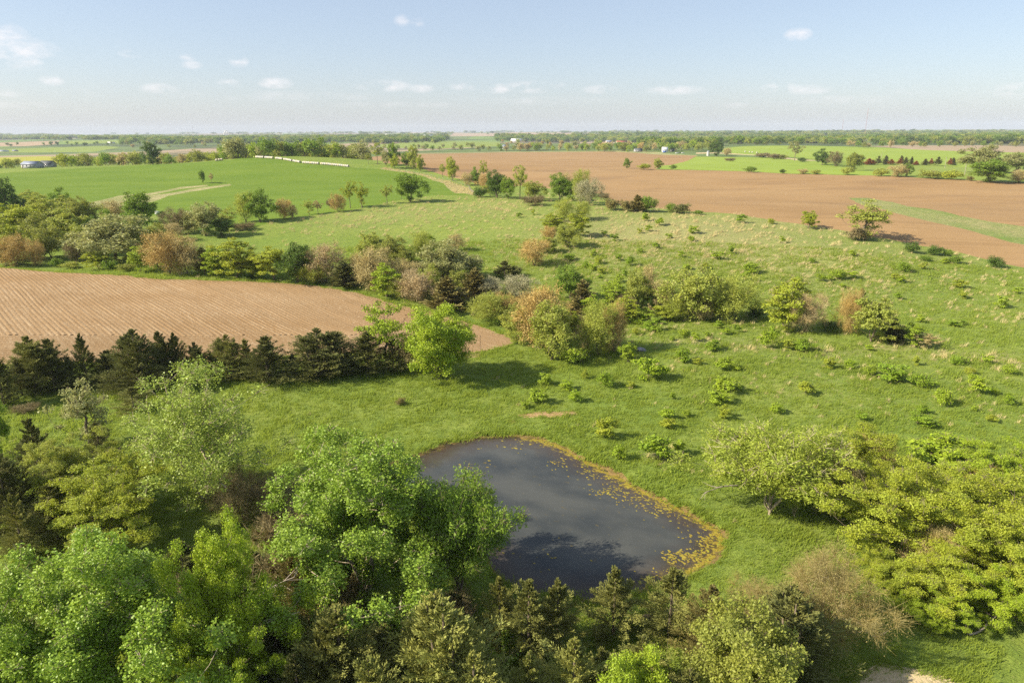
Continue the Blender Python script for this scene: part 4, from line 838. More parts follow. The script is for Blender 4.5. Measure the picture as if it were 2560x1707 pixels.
def blob(x, y, r, el, ang, z):
    k = int(rg.integers(8, 13)); a = np.arange(k)*2*math.pi/k; q = r*(1+rg.uniform(-.45, .4, k)); lx = np.cos(a)*q*el; ly = np.sin(a)*q
    X = x+lx*math.cos(ang)-ly*math.sin(ang); Y = y+lx*math.sin(ang)+ly*math.cos(ang)
    if pond_sd(np.array([x]), np.array([y]))[0] > -.05: return
    top = np.column_stack([X, Y, np.full(k, z)]); v = np.concatenate([top, [[x, y, z+.006]]]); i = np.arange(k); AB.add(v, np.stack([i, (i+1) % k, np.full(k, k), np.full(k, k)], 1))
class Tri(Acc): pass
def blobs():
    fv = []
    for i in range(750):
        t = rg.uniform(0, cum[-1])**1.0; clump = .5+.5*math.sin(t*.55+1)*math.sin(t*1.3); off = abs(rg.normal(0, .35+1.5*clump)); 
        if i % 2 == 0: off = rg.uniform(0, .35)
        tt = along(t); dd = along(min(t+.5, cum[-1]))-along(max(t-.5, 0)); L_ = math.hypot(*dd)+1e-6; dd /= L_; n_ = np.array([dd[1], -dd[0]]); 
        if np.dot(n_, PC-tt) < 0: n_ = -n_
        q = tt+n_*off; r = rg.uniform(.02, .07)*(1+1.8*clump*(rg.random()**2)); fv.append((q[0], q[1], r, rg.uniform(1, 2.2), math.atan2(dd[1], dd[0])+rg.normal(0, .4)))
    for (cx, cy, n_, sx) in [(1600, 1250, 70, 30), (1560, 1215, 50, 25), (1480, 1185, 40, 25), (1395, 1160, 25, 20), (1780, 1350, 120, 25), (1740, 1390, 120, 30), (1690, 1390, 70, 25), (1240, 1112, 20, 40), (1250, 1372, 12, 10), (1185, 1160, 20, 20), (1520, 1230, 50, 20), (1650, 1275, 60, 25), (1380, 1400, 14, 60), (1640, 1445, 30, 30)]:
        for _ in range(n_):
            x, y = plane_hit(cx+rg.normal(0, sx), cy+rg.normal(0, sx*.35)); fv.append((float(x), float(y), rg.uniform(.03, .10), rg.uniform(1, 2.6), rg.normal(2.4, .5)))
    for i, b_ in enumerate(fv): blob(*b_, .006+.02*rg.random())
blobs()
v = np.concatenate(AB.v); q = np.concatenate(AB.f)[:, :3]
al = link('floating_algae', mk_mesh('floating_algae', v, q, mats=(M['algae'],))); tag(al, 'yellow floating algae mats along the right shore of the pond', 'algae', kind='stuff')
# ------------------------------------------------------------------ grass: tufts instanced over the pasture
def tuft(name, n, h, spread, w, mat, lean, seed):
    rg = np.random.default_rng(seed); b = np.column_stack([rg.normal(0, spread, (n, 2)), np.zeros(n)]); d = np.column_stack([rg.normal(lean[0], .35, n), rg.normal(lean[1], .35, n), np.ones(n)]); ln = h*rg.uniform(.55, 1.25, n)
    tip = b+nrm(d)*ln[:, None]; side = nrm(np.column_stack([rg.normal(size=(n, 2)), np.zeros(n)]))*w*.5; v = np.stack([b-side, b+side, tip], 1).reshape(-1, 3)
    me = mk_mesh(name, v, np.arange(n*3).reshape(n, 3), mats=(mat,)); return me
M['blade'] = leaf_mat('grass blades', (.245, .325, .050), var=.35, trans=.45, rough=.8, spec=.08); M['dryblade'] = leaf_mat('dry grass blades', (.50, .43, .22), var=.3, trans=.25, rough=.8, spec=.08, hue=(1.05, 1, .8))
def gn_scatter(name, pts, scl, rot, meshes, label, cat):
    col = bpy.data.collections.new(name+'_sources')
    for i, me in enumerate(meshes): col.objects.link(bpy.data.objects.new('tuft', me))
    me = bpy.data.meshes.new(name); me.vertices.add(len(pts)); me.vertices.foreach_set('co', np.asarray(pts, np.float32).ravel())
    a = me.attributes.new('scl', 'FLOAT_VECTOR', 'POINT'); a.data.foreach_set('vector', np.asarray(scl, np.float32).ravel())
    a = me.attributes.new('rot', 'FLOAT_VECTOR', 'POINT'); a.data.foreach_set('vector', np.asarray(rot, np.float32).ravel())
    g = bpy.data.node_groups.new(name, 'GeometryNodeTree'); g.interface.new_socket('Geometry', in_out='INPUT', socket_type='NodeSocketGeometry'); g.interface.new_socket('Geometry', in_out='OUTPUT', socket_type='NodeSocketGeometry')
    N = g.nodes; gi = N.new('NodeGroupInput'); go = N.new('NodeGroupOutput'); ip = N.new('GeometryNodeInstanceOnPoints'); ci = N.new('GeometryNodeCollectionInfo'); ci.inputs[0].default_value = col
    ci.inputs['Separate Children'].default_value = True; ci.inputs['Reset Children'].default_value = True; ip.inputs['Pick Instance'].default_value = True
    a1 = N.new('GeometryNodeInputNamedAttribute'); a1.data_type = 'FLOAT_VECTOR'; a1.inputs['Name'].default_value = 'scl'; a2 = N.new('GeometryNodeInputNamedAttribute'); a2.data_type = 'FLOAT_VECTOR'; a2.inputs['Name'].default_value = 'rot'
    g.links.new(gi.outputs[0], ip.inputs['Points']); g.links.new(ci.outputs[0], ip.inputs['Instance']); g.links.new(a1.outputs['Attribute'], ip.inputs['Scale']); g.links.new(a2.outputs['Attribute'], ip.inputs['Rotation']); g.links.new(ip.outputs[0], go.inputs[0])
    o = link(name, me); m = o.modifiers.new('scatter', 'NODES'); m.node_group = g; tag(o, label, cat, kind='stuff'); return o
def wedge(n, r0, r1, a0=-41, a1=41):
    r = np.sqrt(RNG.uniform(r0*r0, r1*r1, n)); a = np.radians(RNG.uniform(a0, a1, n)); return r*np.sin(a), r*np.cos(a)
NOGRASS = [P for (nm, P, m) in POLY if nm in ('pond_bank', 'plowed_field', 'crop_field')]
def on_grass(x, y):
    ok = np.ones(len(x), bool)
    for P in NOGRASS:
        lo = P.min(0); hi = P.max(0); m = ok & (x > lo[0]) & (x < hi[0]) & (y > lo[1]) & (y < hi[1])
        if m.any(): ix = np.where(m)[0]; ok[ix[pip(x[ix], y[ix], P)]] = False
    return ok
gx, gy, gs = [], [], []
for n, r0, r1, sc_ in ((11000, 30, 62, 1.0), (17000, 62, 110, 1.25), (20000, 110, 200, 1.6)):
    x, y = wedge(n, r0, r1); gx.append(x); gy.append(y); gs.append(np.full(n, sc_))
def edge_pts(P, n, w):
    i = RNG.integers(0, len(P), n); q = P[i]+(P[(i+1) % len(P)]-P[i])*RNG.random((n, 1))+RNG.normal(0, w, (n, 2)); return q[:, 0], q[:, 1]
x, y = edge_pts(BANK, 1500, .3); gx.append(x); gy.append(y); gs.append(np.full(len(x), 1.1))

for nm, P, m in POLY:
    if nm in ('clay_patch', 'sandy_patch'): x, y = edge_pts(P, 50 if np.ptp(P[:, 0]) < 5 else 160 if nm == 'clay_patch' else 900, .5); gx.append(x); gy.append(y); gs.append(np.full(len(x), .9))
x, y = edge_pts(NEAR, 2500, .4); gx.append(x); gy.append(y); gs.append(np.full(len(x), 1.3))
gx = np.concatenate(gx); gy = np.concatenate(gy); gs = np.concatenate(gs); ok = on_grass(gx, gy); gx, gy, gs = gx[ok], gy[ok], gs[ok]
soil = np.zeros(len(gx), bool)
for nm, P, m in POLY:
    if nm in ('clay_patch', 'sandy_patch'): soil |= pip(gx, gy, P) & (seg_dist(gx, gy, P) > .45)
soil &= RNG.random(len(gx)) < .93; gx, gy, gs = gx[~soil], gy[~soil], gs[~soil]
gn = .5+.5*np.sin(gx*.35+2*np.sin(gy*.21))*np.sin(gy*.4+1.5*np.sin(gx*.17)); sc_ = gs*RNG.uniform(.6, 1.2, len(gx))*(.65+.6*gn)
pts = np.column_stack([gx, gy, hgt(gx, gy)-.02]); rot = np.column_stack([RNG.normal(0, .1, (len(gx), 2)), RNG.uniform(-.5, .5, len(gx))])
gn_scatter('pasture_grass', pts, np.column_stack([sc_*1.2, sc_*1.2, sc_]), rot, [tuft('grass_tuft', 16, .34, .28, .06, M['blade'], (.35, .1), s_) for s_ in (1, 2, 3, 4)], 'green spring grass of the pasture around the pond', 'grass')
gx, gy, gs = [], [], []
for n, r0, r1, sc_ in ((9000, 45, 110, .9), (30000, 110, 200, 1.15), (36000, 200, 340, 1.5)):
    x, y = wedge(n, r0, r1); keep = (RNG.random(n) < dryf(x, y)*.6+.012) & (np.sin(x*.5+1.3*np.sin(y*.3))*np.sin(y*.37+np.sin(x*.21)) > RNG.uniform(-.6, .7, n)); gx.append(x[keep]); gy.append(y[keep]); gs.append(np.full(keep.sum(), sc_))
for nm, P, m in POLY:
    if nm == 'grass_strip' and m in ('strawgrass', 'tanstrip'):
        lo, hi = P.min(0), P.max(0); q = RNG.uniform(lo, hi, (int(min(9000, (hi-lo).prod()*.5)), 2)); q = q[pip(q[:, 0], q[:, 1], P)][:2200]; gx.append(q[:, 0]); gy.append(q[:, 1]); gs.append(np.full(len(q), 1.4))
gx = np.concatenate(gx); gy = np.concatenate(gy); gs = np.concatenate(gs); ok = on_grass(gx, gy); gx, gy, gs = gx[ok], gy[ok], gs[ok]
sc_ = gs*RNG.uniform(.6, 1.35, len(gx)); pts = np.column_stack([gx, gy, hgt(gx, gy)-.02]); rot = np.column_stack([RNG.normal(0, .1, (len(gx), 2)), RNG.uniform(-.4, .4, len(gx))])
gn_scatter('dry_grass', pts, np.column_stack([sc_, sc_, sc_]), rot, [tuft('dry_tuft', 14, .62, .20, .07, M['dryblade'], (.6, .25), s_) for s_ in (5, 6, 7)], 'tan dry grass tufts standing on the hillside pasture', 'dry grass')
print('grass', round(time.time()-T0, 1))

# ------------------------------------------------------------------ woods and far trees
FAR = [gen_broad(s_, 9, 8.5, z, 26, 1300, .42, .85, stems=2, rl=.17, twigs=0, trunk=.022, lobes=.3, fill=.45) for s_, z in ((201, .02), (202, .1), (203, 0), (204, .05))]
def one_mesh(pr, mat):       # trunk and crown too small in the photo to tell apart: one mesh
    a, b = pr[0], pr[1]; va = np.empty(len(a.vertices)*3, np.float32); a.vertices.foreach_get('co', va); vb = np.empty(len(b.vertices)*3, np.float32); b.vertices.foreach_get('co', vb)
    fa = np.empty(len(a.polygons)*4, np.int32); a.loops.foreach_get('vertex_index', fa); fb = np.empty(len(b.polygons)*4, np.int32); b.loops.foreach_get('vertex_index', fb)
    va = va.reshape(-1, 3); vb = vb.reshape(-1, 3); fa = fa.reshape(-1, 4); fb = fb.reshape(-1, 4)+len(va)
    return mk_mesh('distant_tree', np.concatenate([va, vb]), np.concatenate([fa, fb]), mats=(M['bark'], mat), mat_idx=[0]*len(fa)+[1]*len(fb)), pr[2], pr[3]
FCOL = ['green', 'olive', 'oliveyellow', 'lime', 'graygreen', 'dkgreen', 'tan', 'orange', 'yellowgreen']
FARM = {}
for c in FCOL: FARM[c] = [one_mesh(q, M[c]) for q in FAR]
WORD = dict(green='green', olive='dull olive', oliveyellow='yellowish olive', lime='light green', graygreen='grey-green', dkgreen='dark green', tan='tan budding', orange='orange-brown budding', yellowgreen='yellow-green')
BELTS = [ # x0, x1, y0, y1 of feet, distance range if hidden behind the crest, height, count, colour weights, label tail, group
 (560, 915, None, None, (610, 760), (12, 17), 58, 'green,olive,oliveyellow,lime,graygreen,green,tan', 'in the wood behind the bales', 'trees of the wood behind the bales'),
 (150, 640, None, None, (660, 900), (8, 13), 60, 'olive,oliveyellow,olive,green,lime,yellowgreen,tan', 'behind the crest of the crop field', 'trees behind the crop field crest'),
 (-60, 45, None, None, (720, 900), (6, 9), 12, 'olive,oliveyellow,green', 'around the barn on the left', 'trees around the barn'),
 (880, 1250, 366, 379, None, (8, 13), 26, 'olive,green,oliveyellow,graygreen', 'beyond the brown field, at its left', 'trees beyond the brown field on the left'),
 (1250, 1800, 355, 379, None, (9, 15), 50, 'green,olive,oliveyellow,tan,orange,lime,graygreen', 'around the farmsteads', 'trees around the farmsteads'),
 (1250, 1790, 373.5, 380, None, (9, 15), 38, 'green,olive,oliveyellow,tan,lime', 'along the top edge of the brown field', 'trees at the top edge of the brown field'),
 (2120, 2330, 363, 371, None, (8, 12), 18, 'green,olive,tan,dkgreen', 'in the hedge of the far meadows', 'trees of the far meadow hedge'),
 (2330, 2600, 360, 369, None, (8, 12), 16, 'green,olive,graygreen', 'at the far right beyond the meadow', 'trees at the far right'),
 (100, 270, 360, 366, None, (8, 12), 12, 'dkgreen,green', 'in the dark hedge on the far left', 'trees of the dark hedge'),
 (-40, 60, 362, 367, None, (7, 10), 6, 'dkgreen,dkgreen', 'in the dark hedge at the left edge', 'trees of the dark hedge at the edge'),
 (270, 620, 357, 371, None, (8, 12), 16, 'olive,green,tan,oliveyellow', 'in the far left woodland', 'trees of the far left woodland')]
nfar = 0
for (x0, x1, y0, y1, dr, hr, n, cols, tail, grp) in BELTS:
    cols = cols.split(',')
    for i in range(n):
        px_ = x0+(i+RNG.random())*(x1-x0)/n
        if dr: d = rays(px_, 400.); a = math.atan2(d[0], d[1]); r_ = RNG.uniform(*dr); x, y = r_*math.sin(a), r_*math.cos(a)
        else: x, y = [q[0] for q in G(px_, RNG.uniform(y0, y1))]
        c = cols[int(RNG.integers(len(cols)))]; me, Hh, Ww = FARM[c][int(RNG.integers(4))]; h_ = RNG.uniform(*hr); w_ = h_*RNG.uniform(.85, 1.3)
        o = bpy.data.objects.new('distant_tree', me); COL.objects.link(o); o.location = (x, y, float(hgt(x, y))-.2); o.rotation_euler = (0, 0, RNG.uniform(0, 6.28)); o.scale = (w_/Ww, w_/Ww, h_/Hh)
        tag(o, WORD[c]+' tree '+tail, 'tree', WORD[c]+' '+grp); nfar += 1
pts = []; 
for (x0, x1, y0, y1, n) in [(0, 620, 343, 350, 420), (300, 650, 350, 362, 180), (600, 1120, 341, 357, 520), (900, 1100, 350, 360, 120), (1240, 1560, 340, 356, 300), (1500, 2000, 336, 358, 620), (1950, 2560, 335, 346, 620), (2240, 2620, 344, 360, 240), (2000, 2240, 346, 360, 120),
                           (-50, 130, 338, 349, 130), (0, 2560, 330, 336, 500), (1600, 1800, 352, 366, 60), (1800, 2130, 352, 362, 130)]:
    n = int(n*1.8); px_ = RNG.uniform(x0, x1, n*2); py_ = RNG.uniform(y0, y1, n*2); keep = (np.sin(px_*.021+py_*.4)+np.sin(px_*.057-py_*.9) > RNG.uniform(-1.8, .6, n*2)); x, y = G(px_[keep][:n], py_[keep][:n]); pts.append(np.column_stack([x, y, hgt(x, y)-.3]))
pts = np.concatenate(pts); rr_ = np.hypot(pts[:, 0], pts[:, 1]); pts = pts[(rr_ > 900) & (rr_ < 13500)]
okf = np.ones(len(pts), bool)
for nm, P, m in POLY:
    if nm in ('meadow', 'fallow_field', 'plowed_field'): okf &= ~(pip(pts[:, 0], pts[:, 1], P) & (RNG.random(len(pts)) < .93))
pts = pts[okf]; rr_ = np.hypot(pts[:, 0], pts[:, 1]); n = len(pts); hs = RNG.uniform(1.2, 1.9, n)*(1+rr_/14000)
ws = hs*(1+rr_/5000)
gn_scatter('distant_woods', pts, np.column_stack([ws, ws, hs]), np.column_stack([np.zeros((n, 2)), RNG.uniform(0, 6.28, n)]), [q[0] for c in ('green', 'olive', 'green', 'dkgreen', 'oliveyellow', 'dkgreen') for q in FARM[c][:3]], 'distant woods and tree belts out to the horizon', 'woods')
print('far', nfar, n, round(time.time()-T0, 1))

plant('mid', 'dkgreen', 382, 409, 362, 44, 'large dark round tree rising above the woods behind the crop field crest', dist=640)
# ------------------------------------------------------------------ small things people left
class Box(Acc):
    def box(s, x0, x1, y0, y1, z0, z1):
        v = np.array([(x, y, z) for z in (z0, z1) for y in (y0, y1) for x in (x0, x1)], float); s.add(v, np.array([(0, 2, 3, 1), (4, 5, 7, 6), (0, 1, 5, 4), (2, 6, 7, 3), (0, 4, 6, 2), (1, 3, 7, 5)])); return s
M['white'] = flat_mat('white paint', (.75, .75, .72), .6); M['grey_metal'] = flat_mat('grey metal roof', (.22, .25, .31), .5, .4); M['dark_metal'] = flat_mat('dark metal', (.10, .11, .11), .5, .3); M['redroof'] = flat_mat('red-brown roof', (.30, .11, .07), .8)
M['glass'] = flat_mat('window glass', (.03, .035, .04), .15, .5); M['bluewall'] = flat_mat('blue sheet', (.12, .2, .5), .6); M['greywall'] = flat_mat('grey boards', (.34, .35, .36), .8, .2, .8); M['tanwall'] = flat_mat('tan wall', (.5, .42, .32), .8); M['bale'] = flat_mat('pale baled hay', (.60, .53, .38), .9, .1, 1.5)
M['bale_end'] = flat_mat('bale end', (.40, .33, .22), .9, .1, 2.5); M['baletop'] = flat_mat('white net wrap', (.50, .475, .41), .7); M['concrete'] = flat_mat('pale concrete', (.55, .54, .50), .8, .2, .05); M['pole'] = flat_mat('pole wood', (.36, .31, .25), .9, .2, .5)
def at_photo(px, py, dist=None):
    if dist: d = rays(px, float(py)); a = math.atan2(d[0], d[1]); x, y = dist*math.sin(a), dist*math.cos(a)
    else: x, y = [q[0] for q in G(px, py)]
    return x, y, float(hgt(x, y))
def size_at(x, y, z, px, wpx, ytop):
    _, _, dep = project(np.array(x), np.array(y), np.array(z)); d = rays(px, float(ytop)); t = math.hypot(x, y)/math.hypot(d[0], d[1]); return wpx*float(dep)/FPX, CAMZ+d[2]*t-z
def house(name, px, yb, yt, wpx, wall, roof, label, cat='house', dist=None, rot=0., nwin=3, frac=.55, depth=.6):
    x, y, z = at_photo(px, yb, dist); w_, h_ = size_at(x, y, z, px, wpx, yt); h_ = max(h_, 3.5); w_ = max(w_, 5); dp = w_*depth; e = bpy.data.objects.new(name, None); COL.objects.link(e); e.location = (x, y, z-.1); e.rotation_euler = (0, 0, rot); eh = h_*frac
    b = Box(); b.box(-w_/2, w_/2, -dp/2, dp/2, 0, eh)
    v = np.array([(-w_/2, -dp/2, eh), (-w_/2, dp/2, eh), (-w_/2, 0, h_-.15), (w_/2, -dp/2, eh), (w_/2, dp/2, eh), (w_/2, 0, h_-.15)]); b.add(v, np.array([(0, 2, 1, 1), (3, 4, 5, 5)])) if False else None
    link('wall', b.mesh('wall', wall), e, mat=wall)
    gv = np.array([(-w_/2+.02, -dp/2, eh), (-w_/2+.02, dp/2, eh), (-w_/2+.02, 0, h_-.1), (w_/2-.02, -dp/2, eh), (w_/2-.02, dp/2, eh), (w_/2-.02, 0, h_-.1)]); gm = mk_mesh('gable', gv, np.array([(0, 2, 1), (3, 4, 5)]), mats=(wall,)); link('gable', gm, e)
    o_ = .35; r = Acc()
    for sgn in (-1, 1):
        a = np.array([(-w_/2-o_, sgn*(dp/2+o_), eh-.15), (w_/2+o_, sgn*(dp/2+o_), eh-.15), (w_/2+o_, 0, h_), (-w_/2-o_, 0, h_)]); b2 = a+np.array([0, 0, .18]); v = np.concatenate([a, b2]); r.add(v, np.array([(0, 3, 2, 1), (4, 5, 6, 7), (0, 1, 5, 4), (1, 2, 6, 5), (2, 3, 7, 6), (3, 0, 4, 7)]))
    link('roof', r.mesh('roof', roof), e, mat=roof)
    wm_ = None
    for i in range(nwin):
        if wm_ is None: wm_ = Box().box(-.5, .5, -.04, .04, 0, 1.1).mesh('window', M['glass'])
        link('window', wm_, e, (-w_/2+(i+.5)*w_/nwin, -dp/2-.03, eh*.42))
    link('door', Box().box(-.5, .5, -.05, .05, 0, 2.0).mesh('door', M['tanwall']), e, (-w_/2+.9, -dp/2-.03, .02)); tag(e, label, cat); return e
house('barn', 80, 409, 403, 46, M['greywall'], M['grey_metal'], 'low grey-walled barn with pale metal roof and white end behind the crop field', 'barn', 690, -.25, 4, .62, .5)
house('shed', 119, 409, 402, 34, M['greywall'], M['dark_metal'], 'dark-roofed open shed right of the low grey barn', 'shed', 700, -.2, 3, .55, .5)
for a in [('house', 1260, 373, 362, 9, M['white'], M['grey_metal'], 'small white house at the road beyond the brown field'), ('machine_shed', 1292, 355, 347, 28, M['white'], M['white'], 'long white shed left of the farmsteads', 'shed'), ('shed', 1313, 354, 348, 10, M['white'], M['grey_metal'], 'short white shed beside the long one', 'shed'),
          ('house', 1290, 368, 360, 11, M['white'], M['dark_metal'], 'white gabled house with dark roof in front of the long shed'), ('house', 1554, 361, 352, 26, M['tanwall'], M['redroof'], 'house with a broad red-brown roof among trees'), ('house', 1507, 350, 343, 9, M['white'], M['grey_metal'], 'small white house behind the red-roofed one'),
          ('house', 1491, 354, 347, 12, M['white'], M['grey_metal'], 'white house left behind the red-roofed one'), ('house', 1522, 358, 351, 15, M['tanwall'], M['grey_metal'], 'pale-roofed house just left of the red-roofed one'), ('shed', 1595, 380, 371, 19, M['greywall'], M['dark_metal'], 'grey shed at the top edge of the brown field', 'shed'),
          ('house', 1662, 381, 368, 14, M['white'], M['white'], 'white farmhouse with blue sheeting on its front'), ('shed', 1680, 380, 371, 10, M['dark_metal'], M['dark_metal'], 'dark shed right of the white farmhouse', 'shed'), ('house', 1654, 349, 343, 12, M['white'], M['grey_metal'], 'white house far behind the farmyard trees'),
          ('poultry_barn', 1070, 345, 337, 24, M['white'], M['white'], 'big white barn complex near the horizon', 'barn'), ('poultry_barn', 1031, 343, 338, 11, M['white'], M['white'], 'smaller white barn left of the big white one', 'barn'), ('house', 970, 341, 335, 12, M['white'], M['white'], 'white farmstead near the horizon, left of the barns'),
          ('shed', 278, 359, 355, 16, M['white'], M['white'], 'low white shed in the far green field on the left', 'shed'), ('shed', 8, 380, 375, 22, M['white'], M['grey_metal'], 'white low shed at the left edge beyond the yellow field', 'shed'), ('shed', 38, 379, 375, 12, M['tanwall'], M['grey_metal'], 'small pale shed right of the one at the left edge', 'shed'),
          ('house', 2060, 349, 343, 14, M['tanwall'], M['redroof'], 'brown house in the far right woods'), ('house', 2052, 346, 341, 9, M['white'], M['grey_metal'], 'white house above the brown one in the far right woods')]: house(*a, rot=RNG.uniform(-.3, .3))
def simple(name, mesh, x, y, z, label, cat, group=None, rot=0.):
    o = link(name, mesh, None, (x, y, z)); o.rotation_euler = (0, 0, rot); return tag(o, label, cat, group)
x, y, z = at_photo(1661, 382); e = simple('tarpaulin', Box().box(-2.6, 2.6, -.4, .4, 0, 2.6).mesh('tarpaulin', M['bluewall']), x, y, z, 'blue sheeting leaning against the white farmhouse', 'tarpaulin')
# silo
x, y, z = at_photo(1770, 390); e = bpy.data.objects.new('silo', None); COL.objects.link(e); e.location = (x, y, z); w_, h_ = size_at(x, y, z, 1770, 7, 377)
A = Acc(); A.add(*tube([(0, 0, 0), (0, 0, h_*.8)], [w_/2, w_/2], 16)); link('wall', A.mesh('wall', M['concrete'], True), e); A = Acc(); A.add(*tube([(0, 0, h_*.8), (0, 0, h_*.95), (0, 0, h_)], [w_/2+.1, w_/3, .05], 16)); link('roof', A.mesh('roof', M['grey_metal'], True), e); tag(e, 'small grey silo left of the large dark round tree', 'silo')
# vehicles in the farmyard
def car(px, py, mat, label, L_=4.8):
    x, y, z = at_photo(px, py); e = bpy.data.objects.new('parked_car', None); COL.objects.link(e); e.location = (x, y, z)
    link('body', Box().box(-L_/2, L_/2, -.9, .9, .35, 1.0).mesh('body', mat), e, mat=mat); b = Acc(); v = np.array([(-L_*.28, -.8, 1), (L_*.3, -.8, 1), (L_*.3, .8, 1), (-L_*.28, .8, 1), (-L_*.18, -.7, 1.6), (L_*.22, -.7, 1.6), (L_*.22, .7, 1.6), (-L_*.18, .7, 1.6)], float); b.add(v, np.array([(0, 3, 2, 1), (4, 5, 6, 7), (0, 1, 5, 4), (1, 2, 6, 5), (2, 3, 7, 6), (3, 0, 4, 7)])); link('cabin', b.mesh('cabin', M['glass']), e)
    A = Acc(); A.add(*tube([(0, -.12, 0), (0, .12, 0)], [.36, .36], 10)); wm_ = A.mesh('wheel', M['dark_metal'])
    for sx in (-1, 1):
        for sy in (-1, 1): link('wheel', wm_, e, (sx*L_*.31, sy*.85, .36))
    tag(e, label, 'car')
car(1692, 384, M['white'], 'white car at the left of the farmyard'); car(1699, 383, M['dark_metal'], 'dark car between the two pale farmyard cars'); car(1707, 384, M['white'], 'white car at the right of the farmyard')
for i, (px_, py_) in enumerate([(1863, 381), (1874, 382), (1881, 382.5), (1892, 383.5)]):
    x, y, z = at_photo(px_, py_); A = Acc(); A.add(*tube([(0, -.9, 1.0), (0, -.88, 1.0), (0, .88, 1.0), (0, .9, 1.0)], [.02, 1.0, 1.0, .02], 14)); simple('wrapped_bale', A.mesh('wrapped_bale', M['baletop']), x, y, z, 'white wrapped bale in the far meadow, '+ORD[i], 'bale', 'white wrapped bales in the far meadow')
# the long row of round bales on the crest
q = GP([(640, 395), (700, 399), (760, 409), (872, 418)], 640); cumb = np.concatenate([[0], np.cumsum(np.linalg.norm(np.diff(q, axis=0), axis=1))]); nb = int(cumb[-1]/1.62)
A = Acc(); A.add(*tube([(-.74, 0, 0), (-.73, 0, 0), (-.5, 0, 0), (.5, 0, 0), (.73, 0, 0), (.74, 0, 0)], [.35, .8, .86, .86, .8, .35], 16)); bm_ = A.mesh('roll', M['baletop'], False)
A = Acc(); A.add(*tube([(.741, 0, 0), (.76, 0, 0), (.765, 0, 0)], [.74, .72, .01], 16)); be_ = A.mesh('end_face', M['bale_end'])
for i in range(nb):
    t = cumb[-1]*(i+.5)/nb; x = np.interp(t, cumb, q[:, 0]); y = np.interp(t, cumb, q[:, 1]); x2 = np.interp(t+1, cumb, q[:, 0]); y2 = np.interp(t+1, cumb, q[:, 1])
    if i in (6, 13, 14, 20, 27, 33, 34, 44): continue
    e = bpy.data.objects.new('round_bale', None); COL.objects.link(e)
    e.location = (x, y, float(hgt(x, y))+.82+RNG.uniform(-.05, .05)); e.rotation_euler = (0, 0, math.atan2(y2-y, x2-x)+RNG.normal(0, .05)); link('roll', bm_, e, mat=M['baletop' if i % 3 else 'bale']); link('end_face', be_, e)
    tag(e, 'round hay bale at the right end of the long row on the crop field crest' if i == nb-1 else 'round hay bale at the far left end of the long crest row' if i == 0 else 'round hay bale inside the long row along the crop field crest', 'bale', 'round bales in the crest row')
for i, (px_, py_) in enumerate([(541, 402), (548, 401.5), (554, 401)]):
    x, y, z = at_photo(px_, py_, 600); e = bpy.data.objects.new('round_bale', None); COL.objects.link(e); e.location = (x, y, z+.82); link('roll', bm_, e, mat=M['bale']); link('end_face', be_, e); tag(e, 'hay bale in the short group left of the long row, '+ORD[i], 'bale', 'three bales left of the row')
# white beehive box, stone, heap
x, y, z = at_photo(393, 536); e = bpy.data.objects.new('utility_box', None); COL.objects.link(e); e.location = (x, y, z); link('cabinet', Box().box(-.7, .7, -.5, .5, 0, 1.1).mesh('cabinet', M['white']), e); link('lid', Box().box(-.8, .8, -.6, .6, 1.1, 1.22).mesh('lid', M['white']), e); tag(e, 'small white box standing in the grass below the crop field', 'box')
def rock(px, py, s_, label, mat, seed):
    rg = np.random.default_rng(seed); x, y, z = at_photo(px, py); k = 10; A = Acc(); P = [(0, 0, -.1), (0, 0, s_*.15), (0, 0, s_*.4), (0, 0, s_*.6), (0, 0, s_*.66)]; v, f = tube(P, np.array([.8, 1, .85, .45, .05])*s_, k); v[:, :2] *= (1+.25*rg.normal(size=(len(v), 1))); A.add(v, f); simple('boulder', A.mesh('boulder', mat), x, y, z, label, 'rock')
rock(1602, 876, .8, 'grey boulder in the tree shade right of the orange creek trees', flat_mat('grey stone', (.3, .29, .29), .9, .2, 3), 1)
rock(1618, 1546, .5, 'reddish clod of earth beside the cedar at the near shore', M['clay'], 2)
# poles and masts
def pole(px, yb, yt, label, arm=True, dist=None, r=.16):
    x, y, z = at_photo(px, yb, dist); _, h_ = size_at(x, y, z, px, 1, yt); h_ = max(h_, 7); e = bpy.data.objects.new('utility_pole', None); COL.objects.link(e); e.location = (x, y, z); A = Acc(); A.add(*tube([(0, 0, -.3), (0, 0, h_)], [r*1.2, r*.8], 6)); link('shaft', A.mesh('shaft', M['pole']), e)
    if arm: link('crossarm', Box().box(-1.1, 1.1, -.06, .06, h_-.8, h_-.65).mesh('crossarm', M['pole']), e)
    tag(e, label, 'pole', 'wooden utility poles')
for a in [(1186, 380, 361, 'tall wooden pole at the far left of the brown field top edge'), (1333, 381, 366, 'wooden pole at the brown field top edge, left of two close poles'), (1467, 381, 369, 'wooden pole at the brown field top edge before the red-roofed house'), (1023, 373, 363, 'wooden pole seen over the hedge at the left of the road'),
          (1811, 374, 359, 'wooden pole by the large dark round tree'), (2203, 398, 383, 'wooden pole behind the row of rusty cedars'), (2362, 421, 393, 'tallest pale pole in front of the rusty cedars'), (2411, 440, 416, 'leaning pale pole left of the huge grey-green tree')]: pole(*a)
